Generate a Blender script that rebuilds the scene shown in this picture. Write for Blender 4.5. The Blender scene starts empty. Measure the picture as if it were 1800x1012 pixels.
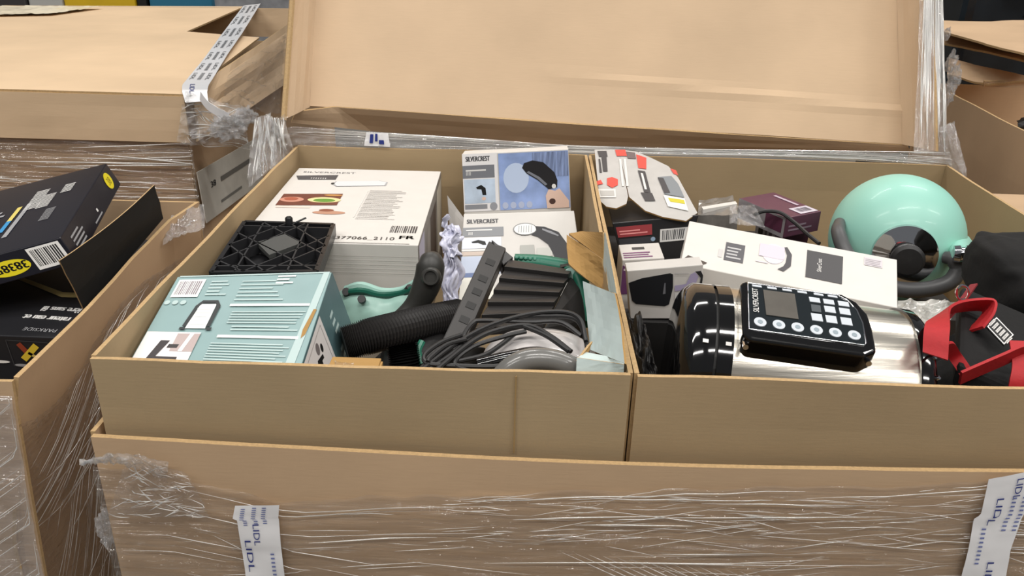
import bpy, bmesh, math, random
import numpy as np
from mathutils import Vector, Matrix, noise as mnoise

random.seed(7)
SC = bpy.context.scene
COL = SC.collection
RIM = 1.10          # height of the open trays' rims above the floor; coordinates below are relative to the rim

# ------------------------------------------------------------------ camera
F_PX, PITCH, YAW, ROLL = 1475.5, .4293, -.0135, .026
CAM = np.array([.4284, -.7163, .4183])
_fw = np.array([math.sin(YAW)*math.cos(PITCH), math.cos(YAW)*math.cos(PITCH), -math.sin(PITCH)])
_rt = np.array([math.cos(YAW), -math.sin(YAW), 0.])
_up = np.cross(_rt, _fw)
_a = math.cos(ROLL)*_rt + math.sin(ROLL)*_up
_b = math.cos(ROLL)*_up - math.sin(ROLL)*_rt
cd = bpy.data.cameras.new('camera'); co = bpy.data.objects.new('camera', cd); COL.objects.link(co)
cd.sensor_fit = 'HORIZONTAL'; cd.sensor_width = 36.; cd.lens = F_PX*36./1800.; cd.clip_start = .02
co.matrix_world = Matrix(((_a[0], _b[0], -_fw[0], CAM[0]), (_a[1], _b[1], -_fw[1], CAM[1]),
                          (_a[2], _b[2], -_fw[2], CAM[2]+RIM), (0, 0, 0, 1)))
SC.camera = co

def at(px, py, X=None, Y=None, Z=None):
    """point of the sight line through a photo pixel on the plane X=, Y= or Z="""
    v = _fw + _a*(px-900)/F_PX + _b*(506-py)/F_PX
    if X is not None: t = (X-CAM[0])/v[0]
    elif Y is not None: t = (Y-CAM[1])/v[1]
    else: t = (Z-CAM[2])/v[2]
    return CAM + v*t

# ------------------------------------------------------------------ light
W = bpy.data.worlds.new('warehouse_air'); SC.world = W; W.use_nodes = True
bg = W.node_tree.nodes['Background']; bg.inputs[0].default_value = (.92, .95, 1., 1); bg.inputs[1].default_value = .20
def ceiling_lamp(x, y, lx, ly, power):
    l = bpy.data.lights.new('ceiling_lamp_offscreen', 'AREA'); l.shape = 'RECTANGLE'; l.size = lx; l.size_y = ly
    l.energy = power; l.color = (1., .965, .92)
    o = bpy.data.objects.new('ceiling_lamp_offscreen', l); COL.objects.link(o); o.location = (x, y, 5.2)
for (lx, ly) in ((-2.4, -2.9), (1.2, -2.9), (4.8, -2.9), (-2.4, -.6), (1.2, -.6), (4.8, -.6), (-.6, 3.2), (3., 3.2)):
    ceiling_lamp(lx, ly, 2.6, .22, 100)
vs = SC.view_settings
vs.view_transform = 'Standard'; vs.look = 'None'; vs.gamma = 1.; vs.exposure = -.30; vs.use_curve_mapping = False

# ------------------------------------------------------------------ materials
def lin(c):
    if isinstance(c, str):
        c = [int(c[i:i+2], 16)/255. for i in (0, 2, 4)]
    return tuple((x/12.92 if x <= .04045 else ((x+.055)/1.055)**2.4) for x in c)
MATS = {}
def mat(name, col, rough=.5, metal=0., var=.0, scale=40., bump=0., coat=0., trans=0., spec=.5, stretch=(1, 1, 1)):
    if name in MATS: return MATS[name]
    m = bpy.data.materials.new(name); m.use_nodes = True; nt = m.node_tree; b = nt.nodes['Principled BSDF']
    c = lin(col)
    b.inputs['Base Color'].default_value = (*c, 1); b.inputs['Roughness'].default_value = rough
    b.inputs['Metallic'].default_value = metal; b.inputs['Coat Weight'].default_value = coat
    b.inputs['Coat Roughness'].default_value = .08
    b.inputs['Transmission Weight'].default_value = trans; b.inputs['Specular IOR Level'].default_value = spec
    tc = nt.nodes.new('ShaderNodeTexCoord'); mp = nt.nodes.new('ShaderNodeMapping'); mp.inputs['Scale'].default_value = stretch
    nz = nt.nodes.new('ShaderNodeTexNoise'); nz.inputs['Scale'].default_value = scale; nz.inputs['Detail'].default_value = 5
    nt.links.new(tc.outputs['Object'], mp.inputs[0]); nt.links.new(mp.outputs[0], nz.inputs['Vector'])
    if var:
        r = nt.nodes.new('ShaderNodeMapRange'); r.inputs['From Min'].default_value = .3; r.inputs['From Max'].default_value = .7
        r.inputs['To Min'].default_value = 1-var; r.inputs['To Max'].default_value = 1+var
        mx = nt.nodes.new('ShaderNodeVectorMath'); mx.operation = 'SCALE'; mx.inputs[0].default_value = c
        nt.links.new(nz.outputs['Fac'], r.inputs['Value']); nt.links.new(r.outputs[0], mx.inputs['Scale'])
        nt.links.new(mx.outputs[0], b.inputs['Base Color'])
    if bump:
        bp = nt.nodes.new('ShaderNodeBump'); bp.inputs['Strength'].default_value = bump; bp.inputs['Distance'].default_value = .002
        nt.links.new(nz.outputs['Fac'], bp.inputs['Height']); nt.links.new(bp.outputs[0], b.inputs['Normal'])
    MATS[name] = m
    return m

def kraft(name, col, flute=(1, 0, 0), var=.07):
    """corrugated board: blotchy kraft liner, fine fibre grain and the faint wash-board of the flutes"""
    if name in MATS: return MATS[name]
    m = bpy.data.materials.new(name); m.use_nodes = True; nt = m.node_tree; b = nt.nodes['Principled BSDF']; L = nt.links.new
    b.inputs['Roughness'].default_value = .82; b.inputs['Specular IOR Level'].default_value = .25
    c = lin(col)
    tc = nt.nodes.new('ShaderNodeTexCoord')
    n1 = nt.nodes.new('ShaderNodeTexNoise'); n1.inputs['Scale'].default_value = 5.; n1.inputs['Detail'].default_value = 3
    mp = nt.nodes.new('ShaderNodeMapping'); mp.inputs['Scale'].default_value = tuple(40 if f else 420 for f in flute)
    n2 = nt.nodes.new('ShaderNodeTexNoise'); n2.inputs['Scale'].default_value = 1.; n2.inputs['Detail'].default_value = 4
    L(tc.outputs['Object'], n1.inputs['Vector']); L(tc.outputs['Object'], mp.inputs[0]); L(mp.outputs[0], n2.inputs['Vector'])
    def rng(src, lo, hi):
        r = nt.nodes.new('ShaderNodeMapRange'); r.inputs['From Min'].default_value = .3; r.inputs['From Max'].default_value = .7
        r.inputs['To Min'].default_value = lo; r.inputs['To Max'].default_value = hi; L(src, r.inputs['Value']); return r.outputs[0]
    ml = nt.nodes.new('ShaderNodeMath'); ml.operation = 'MULTIPLY'
    L(rng(n1.outputs['Fac'], 1-var, 1+var), ml.inputs[0]); L(rng(n2.outputs['Fac'], .985, 1.015), ml.inputs[1])
    mx = nt.nodes.new('ShaderNodeVectorMath'); mx.operation = 'SCALE'; mx.inputs[0].default_value = c
    L(ml.outputs[0], mx.inputs['Scale']); L(mx.outputs[0], b.inputs['Base Color'])
    bp = nt.nodes.new('ShaderNodeBump'); bp.inputs['Strength'].default_value = .05; bp.inputs['Distance'].default_value = .002
    L(n2.outputs['Fac'], bp.inputs['Height']); L(bp.outputs[0], b.inputs['Normal'])
    MATS[name] = m
    return m

def film(name, along=(1, 0, 0), rot=0., refl=.14, haze=.05, fine=130., strength=.9, rough=.10):
    """clear stretch film in several layers: mostly see-through, glossy, drawn into long fine ridges"""
    if name in MATS: return MATS[name]
    m = bpy.data.materials.new(name); m.use_nodes = True; nt = m.node_tree; L = nt.links.new
    for n in list(nt.nodes): nt.nodes.remove(n)
    out = nt.nodes.new('ShaderNodeOutputMaterial')
    tr = nt.nodes.new('ShaderNodeBsdfTransparent'); tr.inputs[0].default_value = (.96, .96, .96, 1)
    gl = nt.nodes.new('ShaderNodeBsdfGlossy'); gl.inputs['Roughness'].default_value = rough; gl.inputs[0].default_value = (1, 1, 1, 1)
    df = nt.nodes.new('ShaderNodeBsdfDiffuse'); df.inputs[0].default_value = (.85, .85, .86, 1)
    tc = nt.nodes.new('ShaderNodeTexCoord'); mp = nt.nodes.new('ShaderNodeMapping')
    mp.inputs['Rotation'].default_value = (0, rot, 0) if along[0] else (rot, 0, 0)
    mp.inputs['Scale'].default_value = tuple(5. if a else fine for a in along)
    nz = nt.nodes.new('ShaderNodeTexNoise'); nz.inputs['Scale'].default_value = 1.; nz.inputs['Detail'].default_value = 4
    L(tc.outputs['Object'], mp.inputs[0]); L(mp.outputs[0], nz.inputs['Vector'])
    bp = nt.nodes.new('ShaderNodeBump'); bp.inputs['Strength'].default_value = strength; bp.inputs['Distance'].default_value = .012
    L(nz.outputs['Fac'], bp.inputs['Height']); L(bp.outputs[0], gl.inputs['Normal'])
    fr = nt.nodes.new('ShaderNodeFresnel'); fr.inputs['IOR'].default_value = 1.5; L(bp.outputs[0], fr.inputs['Normal'])
    ad = nt.nodes.new('ShaderNodeMath'); ad.operation = 'MULTIPLY_ADD'; ad.inputs[1].default_value = .45; ad.inputs[2].default_value = refl; ad.use_clamp = True
    L(fr.outputs[0], ad.inputs[0])
    m1 = nt.nodes.new('ShaderNodeMixShader'); m1.inputs[0].default_value = haze; L(tr.outputs[0], m1.inputs[1]); L(df.outputs[0], m1.inputs[2])
    m2 = nt.nodes.new('ShaderNodeMixShader'); L(ad.outputs[0], m2.inputs[0]); L(m1.outputs[0], m2.inputs[1]); L(gl.outputs[0], m2.inputs[2])
    L(m2.outputs[0], out.inputs[0])
    MATS[name] = m
    return m

K_TRAY = kraft('kraft_tray', 'aa9473'); K_TRAY2 = kraft('kraft_tray_browner', 'a68f6e')
K_LOW = kraft('kraft_pallet_carton', 'c0a383'); K_LID = kraft('kraft_lid', 'cfb495', flute=(1, 0, 0))
K_BL = kraft('kraft_closed_carton', 'd2b796'); K_DK = kraft('kraft_dull', 'a08564')
K_EDGE = mat('kraft_cut_edge', 'b5976c', .85, var=.12, scale=300)
K_IN = kraft('kraft_torn_inside', 'a88450')
BLK = mat('black_matt_plastic', '1d1c1c', .5, var=.1, bump=.08, scale=300)
BLKG = mat('black_gloss_plastic', '0b0a0a', .08, coat=.6)
BLKC = mat('black_rubber_cable', '242323', .42)
GRYP = mat('charcoal_plastic', '2f2d2c', .42, var=.06)
CHAR = mat('dark_grey_grip', '33322f', .45, var=.1, scale=80, bump=.1)
GREEN = mat('bottle_green_plastic', '1f6b55', .35, var=.08); GREEN2 = mat('pale_green_plastic', '9dc2b6', .33, var=.1, scale=25)
STEEL = mat('brushed_steel', 'd6d0c4', .27, metal=1., var=.05, scale=3, stretch=(1, 30, 30), bump=.3)
CHROME = mat('chrome', 'd8d8da', .06, metal=1.)
WHITE = mat('white_card', 'd6d2cc', .5, var=.02); WHITE2 = mat('white_card_grey', 'c6c2bd', .55, var=.03)
MINT = mat('mint_enamel', '97cfbf', .42, coat=.08, var=.02, scale=6)
def flat(hexcol, rough=.5):
    return mat('print_'+hexcol+('' if rough == .5 else '_gloss'), hexcol, rough)

# ------------------------------------------------------------------ mesh helpers
def V(*p): return np.array(p, float)
def nrm(v): return np.asarray(v, float)/(np.linalg.norm(v)+1e-12)
_perm = np.random.RandomState(3).rand(4096)
def vnoise(x, y, seed=0):
    x = np.asarray(x, float); y = np.asarray(y, float)
    xi = np.floor(x).astype(int); yi = np.floor(y).astype(int); fx = x-xi; fy = y-yi
    fx = fx*fx*(3-2*fx); fy = fy*fy*(3-2*fy)
    h = lambda a, b: _perm[(a*374761 + b*668265 + seed*9176) % 4096]
    return (h(xi, yi)*(1-fx)+h(xi+1, yi)*fx)*(1-fy) + (h(xi, yi+1)*(1-fx)+h(xi+1, yi+1)*fx)*fy - .5
def fbm(x, y, seed=0, octv=3):
    s = 0; a = 1.
    for k in range(octv):
        s = s + a*vnoise(x*2**k, y*2**k, seed+k*17); a *= .5
    return s

class B:
    def __init__(self): self.v = []; self.f = []; self.m = []; self.mats = []
    def mi(self, m):
        if m not in self.mats: self.mats.append(m)
        return self.mats.index(m)
    def add(self, verts, faces, m):
        o = len(self.v); i = self.mi(m)
        self.v.extend([tuple(p) for p in verts]); self.f.extend([tuple(o+k for k in f) for f in faces]); self.m.extend([i]*len(faces))
        return self
    def hexa(self, O, U, Vv, Ww, m):
        O, U, Vv, Ww = map(np.asarray, (O, U, Vv, Ww))
        p = [O, O+U, O+U+Vv, O+Vv, O+Ww, O+U+Ww, O+U+Vv+Ww, O+Vv+Ww]
        f = [(0, 1, 2, 3), (7, 6, 5, 4), (0, 4, 5, 1), (1, 5, 6, 2), (2, 6, 7, 3), (3, 7, 4, 0)]
        if np.dot(np.cross(U, Vv), Ww) > 0: f = [tuple(reversed(q)) for q in f]
        return self.add(p, f, m)
    def box(self, c, s, m):
        c = np.asarray(c, float); s = np.asarray(s, float)
        return self.hexa(c-s/2, (s[0], 0, 0), (0, s[1], 0), (0, 0, s[2]), m)
    def prism(self, pts, d, m, mside=None):
        """polygon pts (3D) pushed along d"""
        n = len(pts); d = np.asarray(d, float); P = [np.asarray(p, float) for p in pts]
        self.add(P, [tuple(range(n))], m); self.add([p+d for p in P], [tuple(reversed(range(n)))], m)
        self.add(P+[p+d for p in P], [(i, i+n, (i+1) % n+n, (i+1) % n) for i in range(n)], mside or m)
        return self
    def grid(self, P, m, close_u=False):
        P = np.asarray(P); nu, nv = P.shape[:2]
        f = []
        for i in range(nu-1 if not close_u else nu):
            for j in range(nv-1):
                i2 = (i+1) % nu
                f.append((i*nv+j, i2*nv+j, i2*nv+j+1, i*nv+j+1))
        return self.add(P.reshape(-1, 3), f, m)
    def tube(self, path, r, m, seg=10, n=None, closed=False, caps=True, squash=None):
        path = spline(path, n, closed) if n else np.asarray(path, float)
        N = len(path); rr = np.full(N, r) if np.isscalar(r) else np.interp(np.linspace(0, 1, N), np.linspace(0, 1, len(r)), r)
        T = np.gradient(path, axis=0) if not closed else np.roll(path, -1, 0)-np.roll(path, 1, 0)
        T = T/(np.linalg.norm(T, axis=1)[:, None]+1e-12)
        ref = V(0, 0, 1) if abs(T[0][2]) < .9 else V(1, 0, 0)
        s = nrm(np.cross(T[0], ref)); rings = []
        for i in range(N):
            s = nrm(s - T[i]*np.dot(s, T[i])); u = np.cross(s, T[i])
            a = np.linspace(0, 2*math.pi, seg, endpoint=False)
            k = squash or 1.
            rings.append(path[i] + rr[i]*(np.cos(a)[:, None]*s*k + np.sin(a)[:, None]*u))
        R = np.array(rings); f = []; o = N
        for i in range(N if closed else N-1):
            for j in range(seg):
                i2 = (i+1) % N; j2 = (j+1) % seg
                f.append((i*seg+j, i*seg+j2, i2*seg+j2, i2*seg+j))
        if caps and not closed:
            f.append(tuple(reversed(range(seg)))); f.append(tuple((N-1)*seg+j for j in range(seg)))
        return self.add(R.reshape(-1, 3), f, m)
    def lathe(self, O, axis, prof, m, seg=32, ref=None, arc=None):
        """prof: (distance along axis, radius)"""
        axis = nrm(axis); ref = V(0, 0, 1) if ref is None else ref
        if abs(np.dot(axis, ref)) > .95: ref = V(1, 0, 0)
        u = nrm(np.cross(axis, ref)); w = np.cross(axis, u); O = np.asarray(O, float)
        P = []
        for (d, r) in prof:
            a = np.linspace(0, 2*math.pi, seg, endpoint=False)
            P.append(O+axis*d + max(r, 1e-5)*(np.cos(a)[:, None]*u+np.sin(a)[:, None]*w))
        P = np.array(P); n = len(prof); f = []
        for i in range(n-1):
            for j in range(seg):
                j2 = (j+1) % seg; f.append((i*seg+j, i*seg+j2, (i+1)*seg+j2, (i+1)*seg+j))
        return self.add(P.reshape(-1, 3), f, m)
    def ribbon(self, path, side, w, t, m, n=None):
        """flat webbing: width w along side (one vector or one per point), thickness t"""
        if n:
            k = len(path); path2 = spline(path, n)
            if np.ndim(side) == 2: side = np.array([np.interp(np.linspace(0, 1, n), np.linspace(0, 1, k), np.asarray(side)[:, c]) for c in range(3)]).T
            path = path2
        path = np.asarray(path, float); N = len(path)
        side = np.tile(nrm(side), (N, 1)) if np.ndim(side) == 1 else np.array([nrm(s) for s in side])
        T = np.gradient(path, axis=0); rings = []
        for i in range(N):
            nn = nrm(np.cross(T[i], side[i]))
            rings.append([path[i]-side[i]*w/2-nn*t/2, path[i]+side[i]*w/2-nn*t/2, path[i]+side[i]*w/2+nn*t/2, path[i]-side[i]*w/2+nn*t/2])
        R = np.array(rings).reshape(-1, 3); f = []
        for i in range(N-1):
            for j in range(4):
                j2 = (j+1) % 4; f.append((i*4+j, i*4+j2, (i+1)*4+j2, (i+1)*4+j))
        f.append((3, 2, 1, 0)); f.append(tuple((N-1)*4+j for j in range(4)))
        return self.add(R, f, m)

def spline(pts, n, closed=False):
    p = np.asarray(pts, float)
    if closed: p = np.vstack([p[-1], p, p[0], p[1]])
    else: p = np.vstack([2*p[0]-p[1], p, 2*p[-1]-p[-2]])
    k = len(p)-3; ts = np.linspace(0, k, n, endpoint=not closed); out = []
    for t in ts:
        i = min(int(t), k-1); u = t-i; a, b, c, d = p[i:i+4]
        out.append(.5*((2*b)+(c-a)*u+(2*a-5*b+4*c-d)*u*u+(3*b-a-3*c+d)*u**3))
    return np.array(out)

def tag(o, label=None, cat=None, group=None, kind=None):
    if label: o['label'] = label
    if cat: o['category'] = cat
    if group: o['group'] = group
    if kind: o['kind'] = kind
    return o
def thing(name, label, cat, loc, group=None):
    o = bpy.data.objects.new(name, None); COL.objects.link(o); o.empty_display_size = .03
    o.location = (loc[0], loc[1], loc[2]+RIM); o['_rel'] = [float(x) for x in loc]
    return tag(o, label, cat, group)
def obj(name, b, parent=None, smooth=False, bevel=0., label=None, kind=None, seg=2):
    me = bpy.data.meshes.new(name); base = np.zeros(3)
    p = parent
    while p is not None and '_rel' not in p: p = p.parent
    base = np.array(p['_rel']) if p is not None else V(0, 0, -RIM)
    me.from_pydata([tuple(np.asarray(q)-base) for q in b.v], [], b.f)
    for m in b.mats: me.materials.append(m)
    me.polygons.foreach_set('material_index', b.m)
    if bevel or smooth:
        bm = bmesh.new(); bm.from_mesh(me)
        if bevel:
            bmesh.ops.remove_doubles(bm, verts=bm.verts, dist=1e-6)
            ed = [e for e in bm.edges if len(e.link_faces) == 2 and e.calc_face_angle(0) > .5]
            bmesh.ops.bevel(bm, geom=ed, offset=bevel, segments=seg, profile=.5, affect='EDGES', clamp_overlap=True)
        bm.to_mesh(me); bm.free()
    if smooth:
        me.polygons.foreach_set('use_smooth', [True]*len(me.polygons))
        if smooth != 'all':
            bm = bmesh.new(); bm.from_mesh(me)
            for e in bm.edges:
                if len(e.link_faces) == 2 and e.calc_face_angle(0) > .7: e.smooth = False
            bm.to_mesh(me); bm.free()
    me.update()
    o = bpy.data.objects.new(name, me); COL.objects.link(o)
    if parent is not None: o.parent = parent
    if label: o['label'] = label
    if kind: o['kind'] = kind
    return o

def bil(c, s, t):
    """bilinear patch, corners c00 c10 c11 c01"""
    c = [np.asarray(q, float) for q in c]; s = s[..., None]; t = t[..., None]
    return c[0]*(1-s)*(1-t)+c[1]*s*(1-t)+c[2]*s*t+c[3]*(1-s)*t
def sheet(b, fn, nu, nv, th, m, edge=None, amp=0., freq=3., seed=0, pin=False):
    """board of thickness th following fn(s,t); amp adds a gentle warp"""
    s, t = np.meshgrid(np.linspace(0, 1, nu+1), np.linspace(0, 1, nv+1), indexing='ij')
    P = fn(s, t); du = np.gradient(P, axis=0); dv = np.gradient(P, axis=1)
    N = np.cross(du, dv); N /= (np.linalg.norm(N, axis=2)[..., None]+1e-12)
    w = amp*fbm(s*freq, t*freq, seed)*(4*s*(1-s) if pin else 1)
    P = P+N*w[..., None]
    A, C = P+N*th/2, P-N*th/2
    b.grid(A, m); o = len(b.v); b.grid(C[::-1], m)
    e = edge or m; n2 = nv+1
    loop = [(i, 0) for i in range(nu+1)]+[(nu, j) for j in range(1, nv+1)]+[(i, nv) for i in range(nu-1, -1, -1)]+[(0, j) for j in range(nv-1, 0, -1)]
    vs_ = [A[i, j] for i, j in loop]+[C[i, j] for i, j in loop]; n = len(loop)
    b.add(vs_, [(i, i+n, (i+1) % n+n, (i+1) % n) for i in range(n)], e)
    return b
def board(c, m, th=.005, nu=16, nv=4, amp=.004, freq=3., seed=0, edge=K_EDGE):
    return sheet(B(), lambda s, t: bil(c, s, t), nu, nv, th, m, edge, amp, freq, seed)

_TX = {}
def text_mesh(s):
    if s in _TX: return _TX[s]
    cu = bpy.data.curves.new('t', 'FONT'); cu.body = s; cu.size = 1.; cu.resolution_u = 3
    o = bpy.data.objects.new('t', cu); me = bpy.data.meshes.new_from_object(o)
    v = np.array([q.co[:2] for q in me.vertices]); f = [tuple(p.vertices) for p in me.polygons]
    bpy.data.objects.remove(o); bpy.data.curves.remove(cu); bpy.data.meshes.remove(me)
    v = v/.73                                  # cap height 1
    _TX[s] = (v, f); return _TX[s]

class Print:
    """flat print on a face: (s,t) run 0..1 along U and V; n = outward normal; each mark is a part of its own"""
    def __init__(self, O, U, Vv, n, lift=.0006):
        self.O, self.U, self.V, self.n = map(lambda q: np.asarray(q, float), (O, U, Vv, nrm(n)))
        self.items = []; self.lift = lift
        self.lu = np.linalg.norm(self.U); self.lv = np.linalg.norm(self.V)
        self.flip = np.dot(np.cross(self.U, self.V), self.n) < 0
    def p(self, s, t, k): return self.O+self.U*s+self.V*t+self.n*(self.lift+.00022*k)
    def new(self, name, stuff=False):
        b = B(); self.items.append((name, b, stuff)); return b
    def poly(self, pts, m, k=0, b=None, name='printed_patch'):
        P = [self.p(s, t, k) for s, t in pts]
        (b or self.new(name)).add(P, [tuple(range(len(P)))], m); return self
    def rect(self, s0, t0, s1, t1, m, k=0, b=None, name='printed_patch'): return self.poly([(s0, t0), (s1, t0), (s1, t1), (s0, t1)], m, k, b, name)
    def ell(self, cs, ct, rs, rt, m, k=0, n=20, a0=0, name='printed_patch'):
        return self.poly([(cs+rs*math.cos(a0+2*math.pi*i/n), ct+rt*math.sin(a0+2*math.pi*i/n)) for i in range(n)], m, k, None, name)
    def frame(self, s0, t0, s1, t1, w, m, k=0, name='printed_frame'):
        ws, wt = w/self.lu, w/self.lv; b = self.new(name)
        P = [self.p(x, y, k) for x, y in ((s0, t0), (s1, t0), (s1, t1), (s0, t1), (s0+ws, t0+wt), (s1-ws, t0+wt), (s1-ws, t1-wt), (s0+ws, t1-wt))]
        b.add(P, [(i, (i+1) % 4, (i+1) % 4+4, i+4) for i in range(4)], m); return self
    def text(self, s, x, y, h, m, k=1, ang=0., wide=1., center=False, bold=False):
        """text with cap height h (metres) starting at (x,y)"""
        v, f = text_mesh(s)
        if not len(v): return self
        ca, sa = math.cos(ang), math.sin(ang); q = v*h*np.array([wide, 1.]); b = self.new('lettering')
        if center: q = q-np.array([(q[:, 0].min()+q[:, 0].max())/2, h/2])
        for dx in ((0, .05*h, .1*h) if bold else (0,)):
            P = [self.p(x+((a+dx)*ca-b_*sa)/self.lu, y+((a+dx)*sa+b_*ca)/self.lv, k) for a, b_ in q]
            b.add(P, f, m)
        return self
    def lines(self, s0, t0, s1, t1, n, m, k=0, fill=.45, rag=.35, seed=1):
        r = random.Random(seed); dt = (t1-t0)/n; b = self.new('small_print', True)
        for i in range(n):
            e = s0+(s1-s0)*(1-r.random()*rag); self.rect(s0, t0+i*dt, e, t0+(i+fill)*dt, m, k, b)
        return self
    def barcode(self, s0, t0, s1, t1, m, paper=None, k=0, seed=2):
        b = self.new('barcode', True)
        if paper: self.rect(s0, t0, s1, t1, paper, k, b)
        r = random.Random(seed); a, e = s0+(s1-s0)*.08, s1-(s1-s0)*.08; x = a
        u0, u1 = t0+(t1-t0)*.14, t1-(t1-t0)*.1
        while x < e:
            w = (s1-s0)*r.choice((.02, .03, .045)); self.rect(x, u0, min(x+w, e), u1, m, k+1, b); x += w+(s1-s0)*r.choice((.02, .03, .04))
        return self
    def build(self, parent):
        for name, b, stuff in self.items:
            if self.flip: b.f = [tuple(reversed(f)) for f in b.f]
            obj(name, b, parent, kind='stuff' if stuff else None)

def wrapped(b, fn, nu, nv, m, amp, fu, fv, seed=0, skew=0., fade=0.):
    """stretch film: sheet with long drawn ridges (fu low along the pull, fv high across it)"""
    s, t = np.meshgrid(np.linspace(0, 1, nu+1), np.linspace(0, 1, nv+1), indexing='ij')
    P = fn(s, t); du = np.gradient(P, axis=0); dv = np.gradient(P, axis=1)
    N = np.cross(du, dv); N /= (np.linalg.norm(N, axis=2)[..., None]+1e-12)
    r = 1-2*np.abs(fbm(s*fu, (t+skew*s)*fv, seed, 2)); r = r**3
    r = r+.5*(1-2*np.abs(fbm(s*fu*1.7+5, (t-skew*.6*s)*fv*1.9, seed+5, 2)))**4
    P = P+N*(amp*r)[..., None]
    return b.grid(P, m)
def strands(b, fn, n, m, rmin=.0003, rmax=.0008, lmin=.1, lmax=.5, tilt=.15, seed=0, lift=.002, area=(0, 1, 0, 1), nrm_=None):
    r = random.Random(seed)
    for i in range(n):
        L = r.uniform(lmin, lmax); s0 = r.uniform(area[0], max(area[0], area[1]-L*.5)); t0 = r.uniform(area[2], area[3]); k = r.gauss(0, tilt)
        u = np.linspace(0, 1, 9); s = np.clip(s0+L*u, 0, 1); t = np.clip(t0+k*u*L+.0012*np.sin(u*6+i), 0, 1)
        P = fn(s, t)
        if nrm_ is not None: P = P+np.asarray(nrm_)*(lift*(1+.25*np.sin(u*5+i)))[:, None]
        rad = r.uniform(rmin, rmax); b.tube(P, [rad*.25, rad, rad*1.1, rad*.8, rad*.25], m, seg=5, caps=False)
    return b

def crumple(b, c, rad, m, amp=.25, freq=3., seed=0, nu=40, nv=24, ridged=True, power=1.):
    c = np.asarray(c, float); P = np.zeros((nu, nv+1, 3)); off = Vector((seed*3.1, seed*1.7, seed*.9))
    for i in range(nu):
        for j in range(nv+1):
            a = 2*math.pi*i/nu; e = -math.pi/2+math.pi*j/nv
            d = V(math.cos(a)*math.cos(e), math.sin(a)*math.cos(e), math.sin(e))
            d2 = np.sign(d)*np.abs(d)**power
            q = Vector(d)*freq+off
            k = mnoise.turbulence(q, 3, ridged) if ridged else mnoise.noise(q)+.45*mnoise.noise(q*2.1)+.2*mnoise.noise(q*4.3)
            P[i, j] = c+np.asarray(rad)*d2*(1-amp*.5+amp*k)
    return b.grid(P, m, close_u=True)

def packet(name, label, cat, O, U, Vv, Wd, body, bevel=.0012, group=None, sides=None):
    """a closed product carton: O = front-left top corner, U to the right, V to the back, Wd downwards"""
    O, U, Vv, Wd = map(lambda q: np.asarray(q, float), (O, U, Vv, Wd))
    t = thing(name, label, cat, O+Wd, group)
    obj('carton', B().hexa(O, U, Vv, Wd, body), t, bevel=bevel)
    n_top = nrm(np.cross(U, Vv)); n_top = n_top if np.dot(n_top, Wd) < 0 else -n_top
    return t, dict(O=O, U=U, V=Vv, W=Wd, n=n_top)
def top_print(d): return Print(d['O'], d['U'], d['V'], d['n'])
def front_print(d):
    n = nrm(np.cross(d['U'], -d['W'])); return Print(d['O']+d['W'], d['U'], -d['W'], n if np.dot(n, d['V']) < 0 else -n)
def right_print(d):
    n = nrm(np.cross(d['V'], -d['W'])); return Print(d['O']+d['U']+d['W'], d['V'], -d['W'], n if np.dot(n, d['U']) > 0 else -n)

# ================================================================== the place
fl = B(); fl.box((1., 2., -RIM-.02), (14, 14, .04), mat('concrete_floor', '8d8a85', .6, var=.12, scale=3, bump=.05))
o = obj('floor', fl); tag(o, kind='structure')
wb = B(); wb.box((1., 8.9, 1.5), (14, .1, 5.2), mat('grey_warehouse_wall', '7c7a76', .8, var=.05, scale=2))
o = obj('wall_back', wb); tag(o, kind='structure')

# ------------------------------------------------------------------ main pallet: lower carton
def main_carton():
    global CART
    CART = t = thing('pallet_carton', 'tall brown pallet carton carrying the two open trays, wrapped in film', 'carton', (.6, .4, -RIM))
    x0, x1, y0, y1, z0 = -.004, 1.206, -.012, .812, -RIM
    zl = -.083
    # front rim dips a little towards the middle
    f = lambda s, tt: np.stack([x0+(x1-x0)*s, y0+0*s-.004*np.sin(3.1*s), z0+(zl-.010*np.sin(math.pi*np.clip(s*1.15, 0, 1))-z0)*tt], -1)
    obj('front_wall', sheet(B(), f, 40, 8, .006, K_LOW, K_EDGE, .003, 4., 3), t)
    obj('side_wall', board([(x0, y0+.006, z0), (x0, y1, z0), (x0, y1, zl), (x0-.004, y0+.006, zl)], K_LOW, seed=5), t)
    obj('side_wall', board([(x1, y0+.006, z0), (x1, y1, z0), (x1, y1, zl), (x1, y0+.006, zl)], K_LOW, seed=6), t)
    obj('back_wall', board([(x0, y1, z0), (x1, y1, z0), (x1, y1, zl), (x0, y1, zl)], K_LOW, seed=7), t)
main_carton()

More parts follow.
